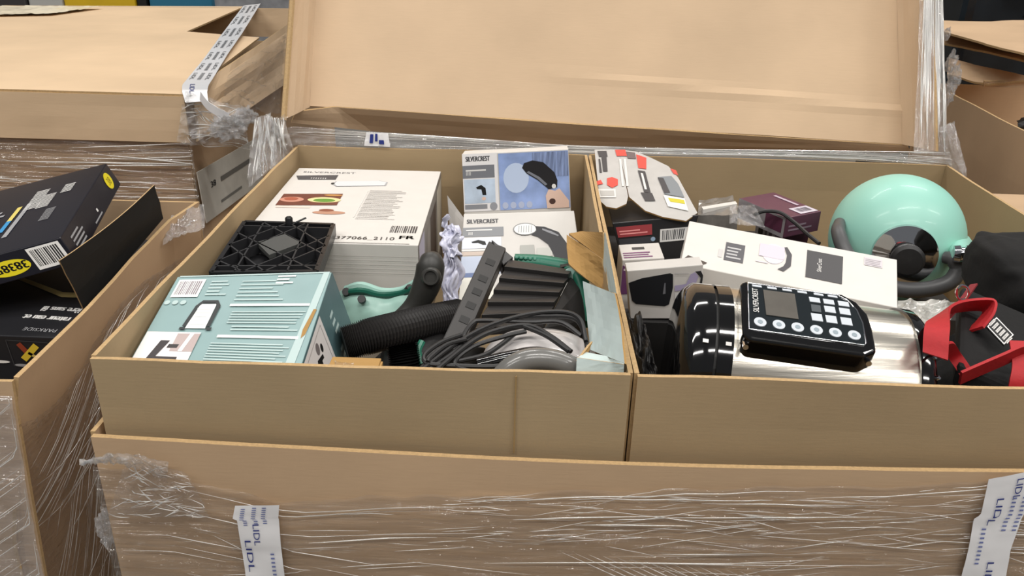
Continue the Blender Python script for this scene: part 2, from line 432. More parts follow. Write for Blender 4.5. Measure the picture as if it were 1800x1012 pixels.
# ------------------------------------------------------------------ the two open trays
DEPTH = -.225
def tray(name, label, x0, x1, m, seed):
    t = thing(name, label, 'tray', ((x0+x1)/2, .4, DEPTH))
    h = .0025
    def wall(nm, a, b_, bow, sd, up=0.):
        a = np.asarray(a); b_ = np.asarray(b_); d = nrm(b_-a); n = V(-d[1], d[0], 0)
        def fn(s, tt):
            base = a+(b_-a)*s[..., None]
            off = bow*np.sin(math.pi*s)*tt
            z = DEPTH+(0-DEPTH+.002*fbm(s*5, 0*s, sd)+up*s)*tt
            return np.stack([base[..., 0]+n[0]*off, base[..., 1]+n[1]*off, z], -1)
        obj(nm, sheet(B(), fn, 24, 4, .005, m, K_EDGE, .002, 3., sd), t)
    wall('front_wall', (x0, h, 0), (x1, h, 0), -.002, seed)
    wall('back_wall', (x0, .8, 0), (x1, .8, 0), .003, seed+1)
    wall('side_wall', (x0, .006, 0), (x0, .797, 0), .0015, seed+2)
    wall('side_wall', (x1, .006, 0), (x1, .797, 0), .0, seed+3)
    obj('bottom', board([(x0+.004, .006, DEPTH), (x1-.004, .006, DEPTH), (x1-.004, .796, DEPTH), (x0+.004, .796, DEPTH)], m, amp=0), t)
    return t
tl = tray('open_tray', 'narrower open cardboard tray with a teal box and white steamer boxes', .003, .5375, K_TRAY, 20)
tr_ = tray('open_tray', 'wider open cardboard tray holding a mint kettle and a steel cooker', .5445, 1.2, K_TRAY2, 40)
# pressed score lines on the front boards
def score(parent, x, z0, z1, y, m, w=.0016):
    b = B(); b.box((x, y, (z0+z1)/2), (w, .0008, z1-z0), m); obj('score_line', b, parent)
K_SC = mat('kraft_score', '7a5e3a', .9)
score(tl, .425, -.094, -.003, -.0034, kraft('kraft_score_soft', '9c8056'))

# ------------------------------------------------------------------ the lid standing behind
def lid():
    global LIDROOT
    LIDROOT = t = thing('shallow_carton', 'large shallow cardboard lid propped upright behind the open trays', 'carton cover', (.58, .87, .01))
    H = .78; up_ = nrm(V(0, .53, .86))
    FL, FR = at(496, 211, Y=.82), at(1648, 266, Y=.82)
    PL, PR = V(.005, .905, .050), at(1588, 254, Y=.905)
    TL, TR = PL+up_*H+V(-.01, 0, 0), PR+up_*H+V(-.012, 0, .02)
    FTL, FTR = FL+up_*H+V(0, 0, 0), FR+up_*H+V(0, 0, .02)
    def pan(s, tt):
        P = bil([PL, PR, TR, TL], s, tt)
        crease = -.0035*np.exp(-((tt-(.155-.075*s))/.012)**2)*np.clip((s-.35)*4, 0, 1)
        bow = .012*np.sin(math.pi*s)*tt
        return P+np.stack([0*s, .9*(crease+bow), -.5*(crease+bow)], -1)
    obj('panel', sheet(B(), pan, 60, 60, .004, K_LID, K_EDGE, .006, 2., 60), t)
    obj('side_flange', board([FL, PL, TL, FTL], K_LID, nu=6, nv=24, amp=.004, seed=61), t)
    obj('side_flange', board([FR, PR, TR, FTR], K_LID, nu=6, nv=24, amp=.005, seed=62), t)
    # bottom flange hangs down steeply from its fold, crushed flat towards the right end
    lo = np.array([at(512, 214, Y=.885), at(650, 229, Y=.935), at(1000, 255, Y=.935), at(1300, 262, Y=.93), at(1600, 268, Y=.91)])
    hi = np.array([at(520, 196, Y=.875), at(590, 187, Y=.903), at(1000, 216, Y=.903), at(1300, 236, Y=.903), at(1596, 255, Y=.903)])
    ks = [0, .13, .46, .73, 1.]
    def fla(s, tt):
        L_ = np.stack([np.interp(s, ks, lo[:, c]) for c in range(3)], -1); H_ = np.stack([np.interp(s, ks, hi[:, c]) for c in range(3)], -1)
        return L_*(1-tt[..., None])+H_*tt[..., None]
    obj('bottom_flange', sheet(B(), fla, 60, 4, .004, K_LID, K_EDGE, .002, 4., 63), t)
    # folded rim: double board along the left front edge
    b = B(); b.tube([FL+V(.003, -.002, 0), FL+up_*.4+V(.004, -.002, 0), FTL+V(.003, -.002, 0)], .0055, K_EDGE, seg=6, n=12); obj('folded_edge', b, t)
    return FL, FR, PL, PR, FTL, FTR, TR
LID = lid()

# ------------------------------------------------------------------ films and tapes of the main pallet
FILM_X = film('stretch_film_level', (1, 0, 0), refl=.03, haze=.03)
FILM_D = film('stretch_film_slanting', (0, 1, 0), rot=.6, refl=.04, haze=.03)
FILM_C = film('stretch_film_bunched', (0, 0, 1), refl=.14, haze=.12, fine=160., strength=1.)
CREASE = mat('film_crease', 'f2f0ec', .12, trans=.5, coat=.5)
NAVY = flat('1f2f7a'); NAVY2 = flat('6a74a6'); TAPE = mat('white_tape', 'e6e5e6', .3, coat=.3, var=.03)

def front_film():
    t = CART
    xs = [-.006, .06, .12, .19, .30, .54, .70, .83, .93, 1.21]; zs = [-.118, -.118, -.133, -.152, -.138, -.120, -.112, -.103, -.092, -.09]
    def fn(s, tt):
        x = -.008+1.218*s; z1 = np.interp(x, xs, zs)+.006*fbm(s*30, 0*s, 4)*np.clip(tt, 0, 1)**30
        return np.stack([x, -.0185-.003*np.sin(3.1*s), -.62+(z1+.62)*tt], -1)
    f0 = obj('stretch_film', wrapped(B(), fn, 220, 120, FILM_X, .0035, 5., 22., 3, .25), t, smooth='all')
    b = strands(B(), fn, 70, CREASE, .0002, .0008, .05, .30, .06, 11, .003, (0, 1, .55, 1.), (0, -1, 0))
    strands(b, fn, 170, CREASE, .00015, .0004, .01, .06, .25, 12, .003, (.28, .95, .86, .99), (0, -1, 0))
    strands(b, fn, 120, CREASE, .0002, .0005, .02, .12, .5, 13, .003, (.05, .95, .6, .97), (0, -1, 0))
    for i in range(26):                      # fan of pulled creases running down to the right
        x0 = .40+.012*i; u = np.linspace(0, 1, 9); L_ = .10+.05*math.sin(i*2.3)
        b.tube(fn(np.clip(x0+L_*u, 0, 1), np.clip(.84-.004*i-.28*L_/.1*u*.5, 0, 1))+V(0, -.003, 0), [.0001, .0005, .0006, .0001], CREASE, seg=5, caps=False)
    obj('film_creases', b, f0, smooth='all', kind='stuff')
    f2 = lambda s, tt: np.stack([-.0105+0*s, -.018+.83*s, -.62+(-.13+.62)*tt+.0*s], -1)
    obj('stretch_film', wrapped(B(), f2, 60, 60, FILM_D, -.003, 4., 16., 8, .3), t, smooth='all')
    # loose torn tail at the left corner and a bunched knot lower down
    b = B()
    P = lambda px, py, Y: at(px, py, Y=Y)
    top = np.array([P(138, 805, -.06), P(190, 794, -.045), P(240, 796, -.035), P(296, 810, -.022)])
    bot = np.array([P(140, 808, -.055), P(195, 806, -.04), P(250, 822, -.032), P(292, 840, -.022)])
    def f3(s, tt):
        a = np.stack([np.interp(s, np.linspace(0, 1, 4), top[:, c]) for c in range(3)], -1)
        c_ = np.stack([np.interp(s, np.linspace(0, 1, 4), bot[:, c]) for c in range(3)], -1)
        return a*tt[..., None]+c_*(1-tt[..., None])
    obj('torn_film', wrapped(b, f3, 60, 24, FILM_C, .006, 6., 5., 21, .5), t, smooth='all')
    b = crumple(B(), P(196, 925, .03), (.013, .02, .024), FILM_C, .9, 2.6, 4); obj('film_knot', b, t)
    f4 = lambda s, tt: bil([P(190, 905, -.03), P(370, 905, -.022), P(330, 830, -.022), P(225, 800, -.028)], s, tt)
    lf = obj('loose_film', wrapped(B(), f4, 60, 50, FILM_D, .004, 3., 6., 33, .8), t, smooth='all')
    obj('film_creases', strands(B(), f4, 70, CREASE, .0002, .0006, .05, .4, .6, 71, .003, (0, 1, 0, 1), (0, -1, 0)), lf, smooth='all', kind='stuff')
front_film()

def tape(parent, label, quad_pts, n_out, marks, seed=0, n=14):
    """printed packing tape: quad_pts = list of (left, right) 3D pairs down the strip"""
    Lp = np.array([q[0] for q in quad_pts]); Rp = np.array([q[1] for q in quad_pts])
    k = np.concatenate([[0], np.cumsum(np.linalg.norm(np.diff((Lp+Rp)/2, axis=0), axis=1))]); k = k/k[-1]
    n_out = nrm(n_out)
    def fn(s, tt):
        l = np.stack([np.interp(tt, k, Lp[:, c]) for c in range(3)], -1); r = np.stack([np.interp(tt, k, Rp[:, c]) for c in range(3)], -1)
        return l*(1-s[..., None])+r*s[..., None]+n_out*(.0015*fbm(s*1.3, tt*8, seed))[..., None]
    s, tt = np.meshgrid(np.linspace(0, 1, 7), np.linspace(0, 1, 60), indexing='ij')
    b = B(); P = fn(s, tt); b.grid(P, TAPE); b.grid((P-n_out*.0003)[::-1], TAPE)
    o = obj('packing_tape', b, parent, smooth='all', label=label)
    for (txt, s0, t0, h, wlen, m) in marks:      # text runs down the strip
        v, f = text_mesh(txt); wd = v[:, 0].max()
        P = fn(s0+v[:, 1]*h, t0+v[:, 0]/wd*wlen)+n_out*.0012
        obj('lettering', B().add(P, f, m), o)
marks = [('LIDL', .12, .36, .16, .22, NAVY), ('LIDL', .36, .20, .16, .14, NAVY), ('IIIIIIIII', .72, .5, .10, .24, NAVY2), ('LIDL', .70, .78, .15, .18, NAVY2),
         ('IIIIIIIII', .45, .78, .10, .2, NAVY2), ('LIDL', .08, .92, .14, .07, NAVY2), ('IIIIIIIII', .15, .02, .1, .12, NAVY2), ('IIIIIIIII', .4, .01, .1, .12, NAVY2), ('IIIIIIIII', .62, .01, .1, .12, NAVY2)]
A = lambda px, py, Y=-.0255: at(px, py, Y=Y)
tape(CART, 'white packing tape with dark blue print running straight down the wrapped carton', [(A(413, 889), A(491, 887)), (A(409, 912), A(489, 912)), (A(417, 914), A(490, 912)), (A(424, 960), A(494, 960)), (A(432, 1012), A(500, 1012)), (A(455, 1140), A(522, 1140))], (0, -1, .1),
     [(a, b_, c*.62, d, e, f) for a, b_, c, d, e, f in marks], 3)
tape(CART, 'white packing tape with blue print slanting down the carton from its rim', [(A(1738, 842), A(1822, 826)), (A(1724, 905), A(1800, 905)), (A(1712, 912), A(1796, 912)), (A(1702, 965), A(1776, 965)), (A(1690, 1012), A(1768, 1012)), (A(1668, 1120), A(1742, 1120))], (0, -1, .1),
     [('LIDL', .28, .12, .16, .17, NAVY), ('LIDL', .62, .02, .16, .12, NAVY), ('LIDL', .5, .5, .16, .2, NAVY), ('LIDL', .2, .62, .16, .18, NAVY), ('IIIIIIIII', .2, .3, .1, .22, NAVY2), ('IIIIIIIII', .62, .12, .1, .2, NAVY2), ('IIIIIIIII', .85, .12, .1, .2, NAVY2), ('LIDL', .06, .78, .15, .16, NAVY), ('IIIIIIIII', .5, .74, .1, .2, NAVY2)], 5)

def lid_film():
    t = LIDROOT
    # twisted band along the back rim
    up_px = [(445, 232), (520, 222), (650, 231), (800, 240), (1000, 256), (1200, 262), (1400, 264), (1560, 266), (1668, 268)]
    lo_px = [(450, 300), (520, 256), (650, 258), (800, 262), (1000, 268), (1200, 272), (1400, 276), (1560, 284), (1672, 296)]
    u = np.array([at(x, y, Y=.812) for x, y in up_px]); l = np.array([at(x, y, Y=.806) for x, y in lo_px]); k = np.linspace(0, 1, len(u))
    def fn(s, tt):
        a = np.stack([np.interp(s, k, u[:, c]) for c in range(3)], -1); b_ = np.stack([np.interp(s, k, l[:, c]) for c in range(3)], -1)
        return b_*(1-tt[..., None])+a*tt[..., None]
    tb = obj('twisted_film', wrapped(B(), fn, 240, 24, film('stretch_film_band', (1, 0, 0), refl=.1, haze=.12, fine=200., strength=1.), .006, 9., 5., 44, .3), t, smooth='all')
    obj('film_creases', strands(B(), fn, 26, CREASE, .0005, .0014, .3, .9, .12, 14, .004, (0, 1, .05, .95), (0, -1, .2)), tb, smooth='all', kind='stuff')
    c = [at(640, 256, Y=.797), at(686, 258, Y=.797), at(682, 234, Y=.80), at(644, 232, Y=.80)]
    ts = obj('tape_scrap', board(c, TAPE, th=.0006, amp=.002, nu=8, nv=6, edge=TAPE), t, label='scrap of white tape with blue print')
    for x0, x1, y0, y1 in ((.2, .34, .2, .85), (.42, .52, .35, .9), (.58, .78, .15, .45)):
        q = [bil(c, np.array(a), np.array(b_))+V(0, -.0022, .0008) for a, b_ in ((x0, y0), (x1, y0), (x1, y1), (x0, y1))]; obj('printed_patch', B().prism(q, (0, .0006, 0), NAVY), ts)
    # bunched curtain at the left corner
    q = [at(438, 330, Y=.70), at(520, 262, Y=.79), at(500, 205, Y=.815), at(452, 205, Y=.80)]
    def fc(s, tt):
        return bil(q, s, tt)+np.stack([0*s, -.012*np.sin(s*7+tt*2), 0*s], -1)
    cc = obj('bunched_film', wrapped(B(), fc, 50, 60, FILM_C, .012, 7., 2.2, 50, .2), t, smooth='all')
    obj('film_creases', strands(B(), lambda s, tt: fc(tt, s), 45, CREASE, .0006, .0018, .3, .9, .15, 15, .006, (0, 1, .05, .95), (0, -1, 0)), cc, smooth='all', kind='stuff')
    # film over the right flange of the lid and its loose edge
    up_ = nrm(V(0, .53, .86)); FR, PR, TR = LID[1], LID[3], LID[6]
    qa = [FR+V(-.045, -.004, -.004), FR+V(.022, .01, -.01), FR+up_*.5+V(.012, 0, .02), FR+up_*.5+V(-.02, -.006, .02)]
    fr = lambda s, tt: bil(qa, s, tt)
    fcv = obj('stretch_film', wrapped(B(), fr, 30, 120, FILM_C, .005, 6., 3., 60, .2), t, smooth='all')
    obj('film_creases', strands(B(), lambda s, tt: fr(tt, s), 80, CREASE, .0007, .0022, .2, .9, .05, 16, .004, (0, 1, .15, 1.), (0, -1, .2)), fcv, smooth='all', kind='stuff')
    b = B()
    for i, (px, py, rr) in enumerate(((1672, 110, .012), (1676, 138, .014), (1668, 165, .012), (1664, 60, .008))):
        crumple(b, at(px, py, Y=.86+.001*(262-py)*.55), (rr*.8, rr, rr*1.7), FILM_C, .9, 2.2, 7+i, 24, 16)
    obj('loose_edge', b, t)
    qt = [at(1668, 292, Y=.80), at(1706, 322, Y=.74), at(1676, 215, Y=.85), at(1650, 225, Y=.83)]
    obj('corner_web', wrapped(B(), lambda s, tt: bil(qt, s, tt), 30, 40, FILM_C, .006, 4., 3., 70, .4), t, smooth='all')
lid_film()

# ------------------------------------------------------------------ neighbour: open carton with black tool boxes (left)
def left_carton():
    t = thing('open_carton', 'open brown carton crammed with black tool boxes beside the trays', 'carton', (-.53, .33, -RIM))
    rim = np.array([(-.104, .040, -.05), (-.107, .12, -.05), (-.111, .214, -.05), (-.126, .37, -.05), (-.134, .525, -.05), (-.115, .60, -.045)])
    bot = np.array([(-.185, .035, -RIM)]*1+[(-.17, .12, -RIM), (-.16, .21, -RIM), (-.15, .37, -RIM), (-.15, .52, -RIM), (-.14, .60, -RIM)])
    mid = np.array([(-.150, .030, -.27), (-.14, .11, -.27), (-.14, .21, -.27), (-.142, .37, -.27), (-.145, .52, -.27), (-.13, .60, -.27)])
    k = np.linspace(0, 1, 6)
    def fn(s, tt):
        g = lambda A_: np.stack([np.interp(s, k, A_[:, c]) for c in range(3)], -1)
        w = tt[..., None]
        return np.where(w > .6, g(mid)+(g(rim)-g(mid))*(w-.6)/.4, g(bot)+(g(mid)-g(bot))*w/.6)
    obj('side_wall', sheet(B(), fn, 30, 20, .005, K_LOW, K_EDGE, .003, 3., 80), t)
    rf = lambda x, z: V(x, .035, z)
    obj('front_wall', board([(-.95, .03, -RIM), (-.186, .03, -RIM), (-.106, .037, -.052), (-.95, .03, -.06)], K_LOW, nv=16, seed=81), t)
    obj('back_wall', board([(-.95, .605, -RIM), (-.14, .605, -RIM), (-.116, .605, -.047), (-.95, .605, -.05)], K_LOW, seed=82), t)
    obj('side_wall', board([(-.95, .035, -RIM), (-.95, .60, -RIM), (-.95, .60, -.05), (-.95, .035, -.05)], K_LOW, seed=83), t)
    obj('bottom', board([(-.94, .04, -.42), (-.16, .04, -.42), (-.15, .59, -.42), (-.94, .59, -.42)], K_LOW, amp=0), t)
    f = t
    def off(s, tt):
        top_ = .93-.10*np.clip((.18-s)*5, 0, 1)*0-.0*s
        P = fn(s, tt*(.90-.03*np.sin(s*9)))
        return P+np.stack([.006+0*s, -.004*(1-s), 0*s], -1)
    FD = film('stretch_film_diagonal', (0, 1, 0), rot=-.75, refl=.05, haze=.03)
    f1 = obj('stretch_film', wrapped(B(), off, 120, 160, FD, .003, 4., 30., 84, 1.1), f, smooth='all')
    b = strands(B(), off, 30, CREASE, .0002, .0005, .1, .5, .02, 17, .003, (0, 1, .35, .95), (1, -.2, 0))
    r = random.Random(5)
    for i in range(150):
        s0 = r.uniform(0, .6); t0 = r.uniform(.42, .92); L_ = r.uniform(.05, .22); u = np.linspace(0, 1, 6)
        P = off(np.clip(s0+L_*u, 0, 1), np.clip(t0+L_*.55*u*(1+.3*r.random()), 0, .98))+V(.003, 0, 0); ra = r.uniform(.0002, .0006)
        b.tube(P, [ra*.3, ra, ra*.3], CREASE, seg=4, caps=False)
    obj('film_creases', b, f1, smooth='all', kind='stuff')
    ff = lambda s, tt: bil([(-.95, .022, -.9), (-.168, .022, -.9), (-.108, .029, -.068), (-.95, .022, -.075)], s, tt)
    f1 = obj('stretch_film', wrapped(B(), ff, 100, 120, film('stretch_film_front', (1, 0, 0), rot=.5, refl=.08, haze=.16), -.004, 6., 16., 90, .6), f, smooth='all')
    b = B()
    for i in range(160):
        s0 = r.uniform(.7, .98); t0 = r.uniform(.55, .98); L_ = r.uniform(.02, .12); u = np.linspace(0, 1, 6); ra = r.uniform(.0003, .0008)
        b.tube(ff(np.clip(s0+L_*u, 0, 1), np.clip(t0+L_*.8*u, 0, 1))+V(0, -.004, 0), [ra*.3, ra, ra*.3], CREASE, seg=4, caps=False)
    obj('film_creases', b, f1, smooth='all', kind='stuff')
    c = [at(278, 432, Y=.47), at(352, 402, Y=.53), at(352, 362, Y=.59), at(296, 384, Y=.56)]
    obj('corner_film', wrapped(B(), lambda s, tt: bil(c, s, tt)+np.stack([.010+0*s, -.006+0*s, .003+0*s], -1), 40, 40, FILM_C, .006, 3., 4., 77, .6), f, smooth='all')
left_carton()

BOXK = mat('black_card_sheen', '232326', .32, var=.08, scale=15); BOXN = mat('navy_black_card', '17161f', .3, var=.08, scale=15)
YEL = flat('e3d21c'); PW = flat('e8e6e2'); PG = flat('9a9a9c'); PD = flat('3b3b3d'); INK = flat('141414')
def black_boxes():
    FRt = at(106, 417, Z=.022); BRt = at(187, 287, Z=.030); F0 = at(0, 446, Z=.008)
    Ud = nrm(FRt-F0)*.26; O = FRt-Ud; Vv = BRt-FRt
    n = nrm(np.cross(Ud, Vv)); Wd = -n*.034+V(.012, -.004, 0)
    t, d = packet('tool_box', 'flat black retail tool box with yellow oval stickers, tipped on top', 'box', O, Ud, Vv, Wd, BOXN)
    p = top_print(d); a = math.pi/2+.0
    # lettering runs along the depth of the box
    p.text('IIIIIIIIIIIIIII', .74, .52, .020, PW, ang=a, wide=.8); p.text('IIIIIIIIIIII', .80, .50, .018, PW, ang=a, wide=.8); p.text('IIIIIIIIII', .86, .30, .014, PG, ang=a)
    p.text('IIIIIII', .88, .66, .016, PW, ang=a)
    p.rect(.62, .28, .645, .42, flat('3b8fc4')); p.rect(.62, .42, .645, .60, flat('d8c56a')); p.rect(.665, .20, .69, .62, PG)
    p.lines(.46, .3, .58, .62, 6, PG, seed=4, rag=.7); p.rect(.22, .30, .40, .62, flat('e9d28a')); p.rect(.30, .12, .47, .15, PW)
    p.build(t)
    p = front_print(d); p.ell(.72, .45, .095, .28, YEL, n=28); p.text('383853', .72, .45, .011, INK, ang=math.pi, center=True, bold=True)
    p.barcode(.83, .12, .98, .92, INK, PW); p.build(t)
    p = right_print(d); p.ell(.87, .55, .055, .33, YEL, n=24); p.text('38', .87, .55, .012, flat('8a7a10'), center=True)
    p.lines(.08, .2, .26, .8, 4, PG, seed=9); p.rect(.4, .12, .55, .18, PG); p.rect(.5, .3, .52, .42, PW); p.build(t)

    # vacuum box underneath, lid skewed
    FR2 = at(112, 594, Z=-.078); U2 = V(.42, 0, -.003); O = FR2-U2
    V2 = V(-.02, .30, .012)
    t, d = packet('tool_box', 'black cordless vacuum box printed upside down, lying under the flap', 'box', O, U2, V2, V(0, .0, -.07), BOXK)
    p = top_print(d); G = flat('b9a36a')
    FF = d['O']; 
    def uv(px, py):
        q = at(px, py, Z=-.073)-d['O']; A_ = np.array([[np.dot(d['U'], d['U']), np.dot(d['U'], d['V'])], [np.dot(d['U'], d['V']), np.dot(d['V'], d['V'])]])
        return np.linalg.solve(A_, [np.dot(q, d['U']), np.dot(q, d['V'])])
    ang = math.pi-.06
    s0, t0 = uv(150, 541); p.text('ière sans fil', .985, t0, .0135, PW, ang=ang, wide=.62, bold=True)
    s0, t0 = uv(150, 556); p.text('rateur eau et', .975, t0, .0135, PW, ang=ang, wide=.62, bold=True)
    s0, t0 = uv(140, 576); p.text('PARKSIDE', .965, t0, .008, PG, ang=ang, wide=.9)
    c0, c1, c2, c3 = uv(35, 494), uv(108, 520), uv(150, 520), uv(150, 526)
    p.poly([uv(33, 494), uv(40, 490), uv(110, 514), uv(150, 515), uv(150, 523), uv(108, 522)], G)
    p.build(t)
    p = front_print(d)
    def uvf(px, py):
        q = at(px, py, Y=d['O'][1])-d['O']-d['W']; return np.array([np.dot(q, d['U'])/np.dot(d['U'], d['U']), np.dot(q, -d['W'])/np.dot(d['W'], d['W'])])
    def bar(a_, b_, w, m, k=0):
        a_, b_ = uvf(*a_), uvf(*b_); dd = (b_-a_)*np.array([p.lu, p.lv]); nn = nrm(V(-dd[1], dd[0], 0))[:2]*w/np.array([p.lu, p.lv])
        p.poly([a_-nn, b_-nn, b_+nn, a_+nn], m, k)
    bar((32, 600), (50, 618), .0035, flat('8c3a22')); bar((42, 628), (64, 603), .004, flat('d9bb35'), 1); bar((50, 616), (68, 626), .002, flat('c9b060'), 1)
    for e in (((10, 594), (26, 640)), ((10, 594), (84, 598)), ((84, 598), (90, 612))): bar(e[0], e[1], .0006, PD)
    p.ell(*uvf(38, 638), .02, .03, PG); p.ell(*uvf(0, 632), .03, .03, PW)
    p.build(t)
    # standing black flap
    fl_ = thing('carton_flap', 'black carton flap with pale cut edge, standing along the carton wall', 'cardboard', at(230, 470, Z=-.08))
    c = [at(165, 548, Z=-.075)+V(-.012, 0, 0), at(300, 384, Z=-.055)+V(-.012, 0, 0), at(271, 325, Z=.012), at(102, 458, Z=.012)]
    obj('board', sheet(B(), lambda s, tt: bil(c, s, tt)+np.stack([0*s, 0*s, -.006*np.sin(math.pi*s)*tt], -1), 16, 8, .0016, mat('black_flap_card', '0b0b0a', .75), K_EDGE, .002, 2., 95), fl_)
black_boxes()

# ------------------------------------------------------------------ neighbour: closed carton with a lid (behind left)
def back_left():
    c = thing('pallet_carton', 'wrapped brown carton standing under the torn lid', 'carton', (-.63, 1.43, -RIM))
    x0, x1, y0, y1 = -1.04, -.214, .832, 2.03
    for nm, q in (('front_wall', [(x0, y0, -RIM), (x1, y0, -RIM), (x1, y0, -.0), (x0, y0, -.0)]), ('side_wall', [(x1, y0, -RIM), (x1, y1, -RIM), (x1, y1, 0), (x1, y0, 0)]),
                  ('side_wall', [(x0, y0, -RIM), (x0, y1, -RIM), (x0, y1, 0), (x0, y0, 0)]), ('back_wall', [(x0, y1, -RIM), (x1, y1, -RIM), (x1, y1, 0), (x0, y1, 0)])):
        obj(nm, board(q, K_LOW, amp=.003, seed=100), c)
    l = thing('shallow_carton', 'closed brown carton lid with a torn-open rear corner and printed tape', 'carton cover', (-.63, 1.43, -.01))
    zt, zb = .085, -.006
    poly = [(-1.05, .822, zt), (-.206, .822, zt), (-.212, .90, zt), (-.300, 1.60, zt-.01), (-.495, 1.60, zt), (-.53, 2.2, zt), (-1.25, 2.05, zt)]
    obj('top_panel', B().prism(poly, (0, 0, -.004), K_BL, K_EDGE), l)
    obj('front_flange', board([(-1.05, .822, zb), (-.206, .822, zb), (-.206, .822, zt-.004), (-1.05, .822, zt-.004)], K_BL, amp=.002, seed=102), l)
    obj('side_flange', board([(-.200, .83, zb), (-.17, 1.72, zb+.0), (-.24, 1.72, zt+.02), (-.212, .90, zt-.005)], K_BL, amp=.012, freq=3., nu=24, nv=8, seed=103), l)
    obj('side_flange', board([(-1.05, .83, zb), (-1.25, 2.04, zb), (-1.25, 2.04, zt-.004), (-1.05, .83, zt-.004)], K_BL, seed=104), l)
    obj('back_flange', board([(-1.25, 2.05, zb), (-.2, 2.2, zb), (-.2, 2.2, zt+.0), (-1.25, 2.05, zt)], K_BL, seed=105), l)
    fold = [at(360, 150, Z=.075), at(470, 66, Z=.075), at(500, 90, Z=.06), at(420, 150, Z=.045)]
    A2 = lambda px, py, dz=.0035: at(px, py, Z=zt+dz)
    tape(l, 'white printed tape crossing the torn lid of the closed carton', [(A2(428, 10), A2(458, 6)), (A2(388, 62), A2(425, 60)), (A2(362, 98), A2(400, 95)), (A2(320, 150), A2(366, 150)), (at(320, 163, Y=.816), at(364, 163, Y=.816)), (at(326, 180, Y=.812), at(366, 178, Y=.812))], (0, -.3, 1),
         [(w, s_, q, .15, l_, PD) for q, l_ in ((.03, .13), (.22, .12), (.40, .10), (.55, .08), (.67, .07), (.77, .06), (.85, .05)) for s_, w in ((.12, 'LIDL'), (.42, 'IIIIIIIII'), (.72, 'LIDL'))]+[('LIDL', .3, .93, .2, .06, NAVY)], 9)
    f = l
    q = [at(312, 248, Y=.80), at(440, 262, Y=.84), at(425, 190, Y=.86), at(322, 158, Y=.814)]
    def fc(s, tt): return bil(q, s, tt)+np.stack([0*s, -.012*np.sin(s*6)*np.cos(tt*4), 0*s], -1)
    fb = obj('bunched_film', wrapped(B(), fc, 60, 60, FILM_C, .012, 6., 5., 110, .7), f, smooth='all')
    obj('film_creases', strands(B(), fc, 50, CREASE, .0004, .0014, .1, .5, .6, 18, .008, (0, 1, .05, .95), (0, -1, 0)), fb, smooth='all', kind='stuff')
    b = B(); crumple(b, at(400, 225, Y=.80), (.03, .03, .022), FILM_C, .9, 2.4, 12); crumple(b, at(430, 205, Y=.83), (.02, .03, .016), FILM_C, .9, 2.4, 13)
    obj('film_knot', b, f)
    b = B(); b.ribbon([at(352, 168, Y=.806), at(365, 185, Y=.80), at(385, 198, Y=.80), at(402, 206, Y=.81)], (.25, -.1, .9), .016, .001, TAPE, n=16); obj('tape_end', b, f)
    qs = [at(385, 185, Y=.86), at(490, 205, Y=1.1), at(500, 60, Y=1.6), at(400, 130, Y=1.0)]
    obj('stretch_film', wrapped(B(), lambda s, tt: bil(qs, s, tt), 50, 50, FILM_D, .01, 3., 8., 120, .5), f, smooth='all')
    g = c
    fw = lambda s, tt: bil([(-1.05, .822, -.9), (-.205, .822, -.9), (-.205, .822, -.008), (-1.05, .822, -.008)], s, tt)
    gf = obj('stretch_film', wrapped(B(), fw, 90, 160, film('stretch_film_far', (1, 0, 0), refl=.06, haze=.05), -.004, 4., 40., 130, .1), g, smooth='all')
    obj('film_creases', strands(B(), fw, 60, CREASE, .0006, .0016, .1, .5, .06, 19, .004, (0, 1, .75, .99), (0, -1, 0)), gf, smooth='all', kind='stuff')
    # grey printed sheet on the carton's side
    O = at(362, 392, X=-.198); U_ = at(462, 318, X=-.192)-O; Vv = at(345, 303, X=-.200)-O
    s_ = obj('printed_sheet', B().hexa(O, U_, Vv, V(.0015, 0, 0), mat('grey_paper', 'bcb9b0', .8, var=.05)), c, label='grey printed sheet')
    p = Print(O+V(.0016, 0, 0), U_, Vv, (1, 0, 0)); p.text('38', .14, .58, .013, PD, bold=True, wide=1.6); p.lines(.30, .58, .80, .70, 1, flat('625f59'), rag=0, fill=.8)
    p.lines(.25, .18, .6, .3, 1, flat('6a6862'), rag=0); p.build(s_)
back_left()

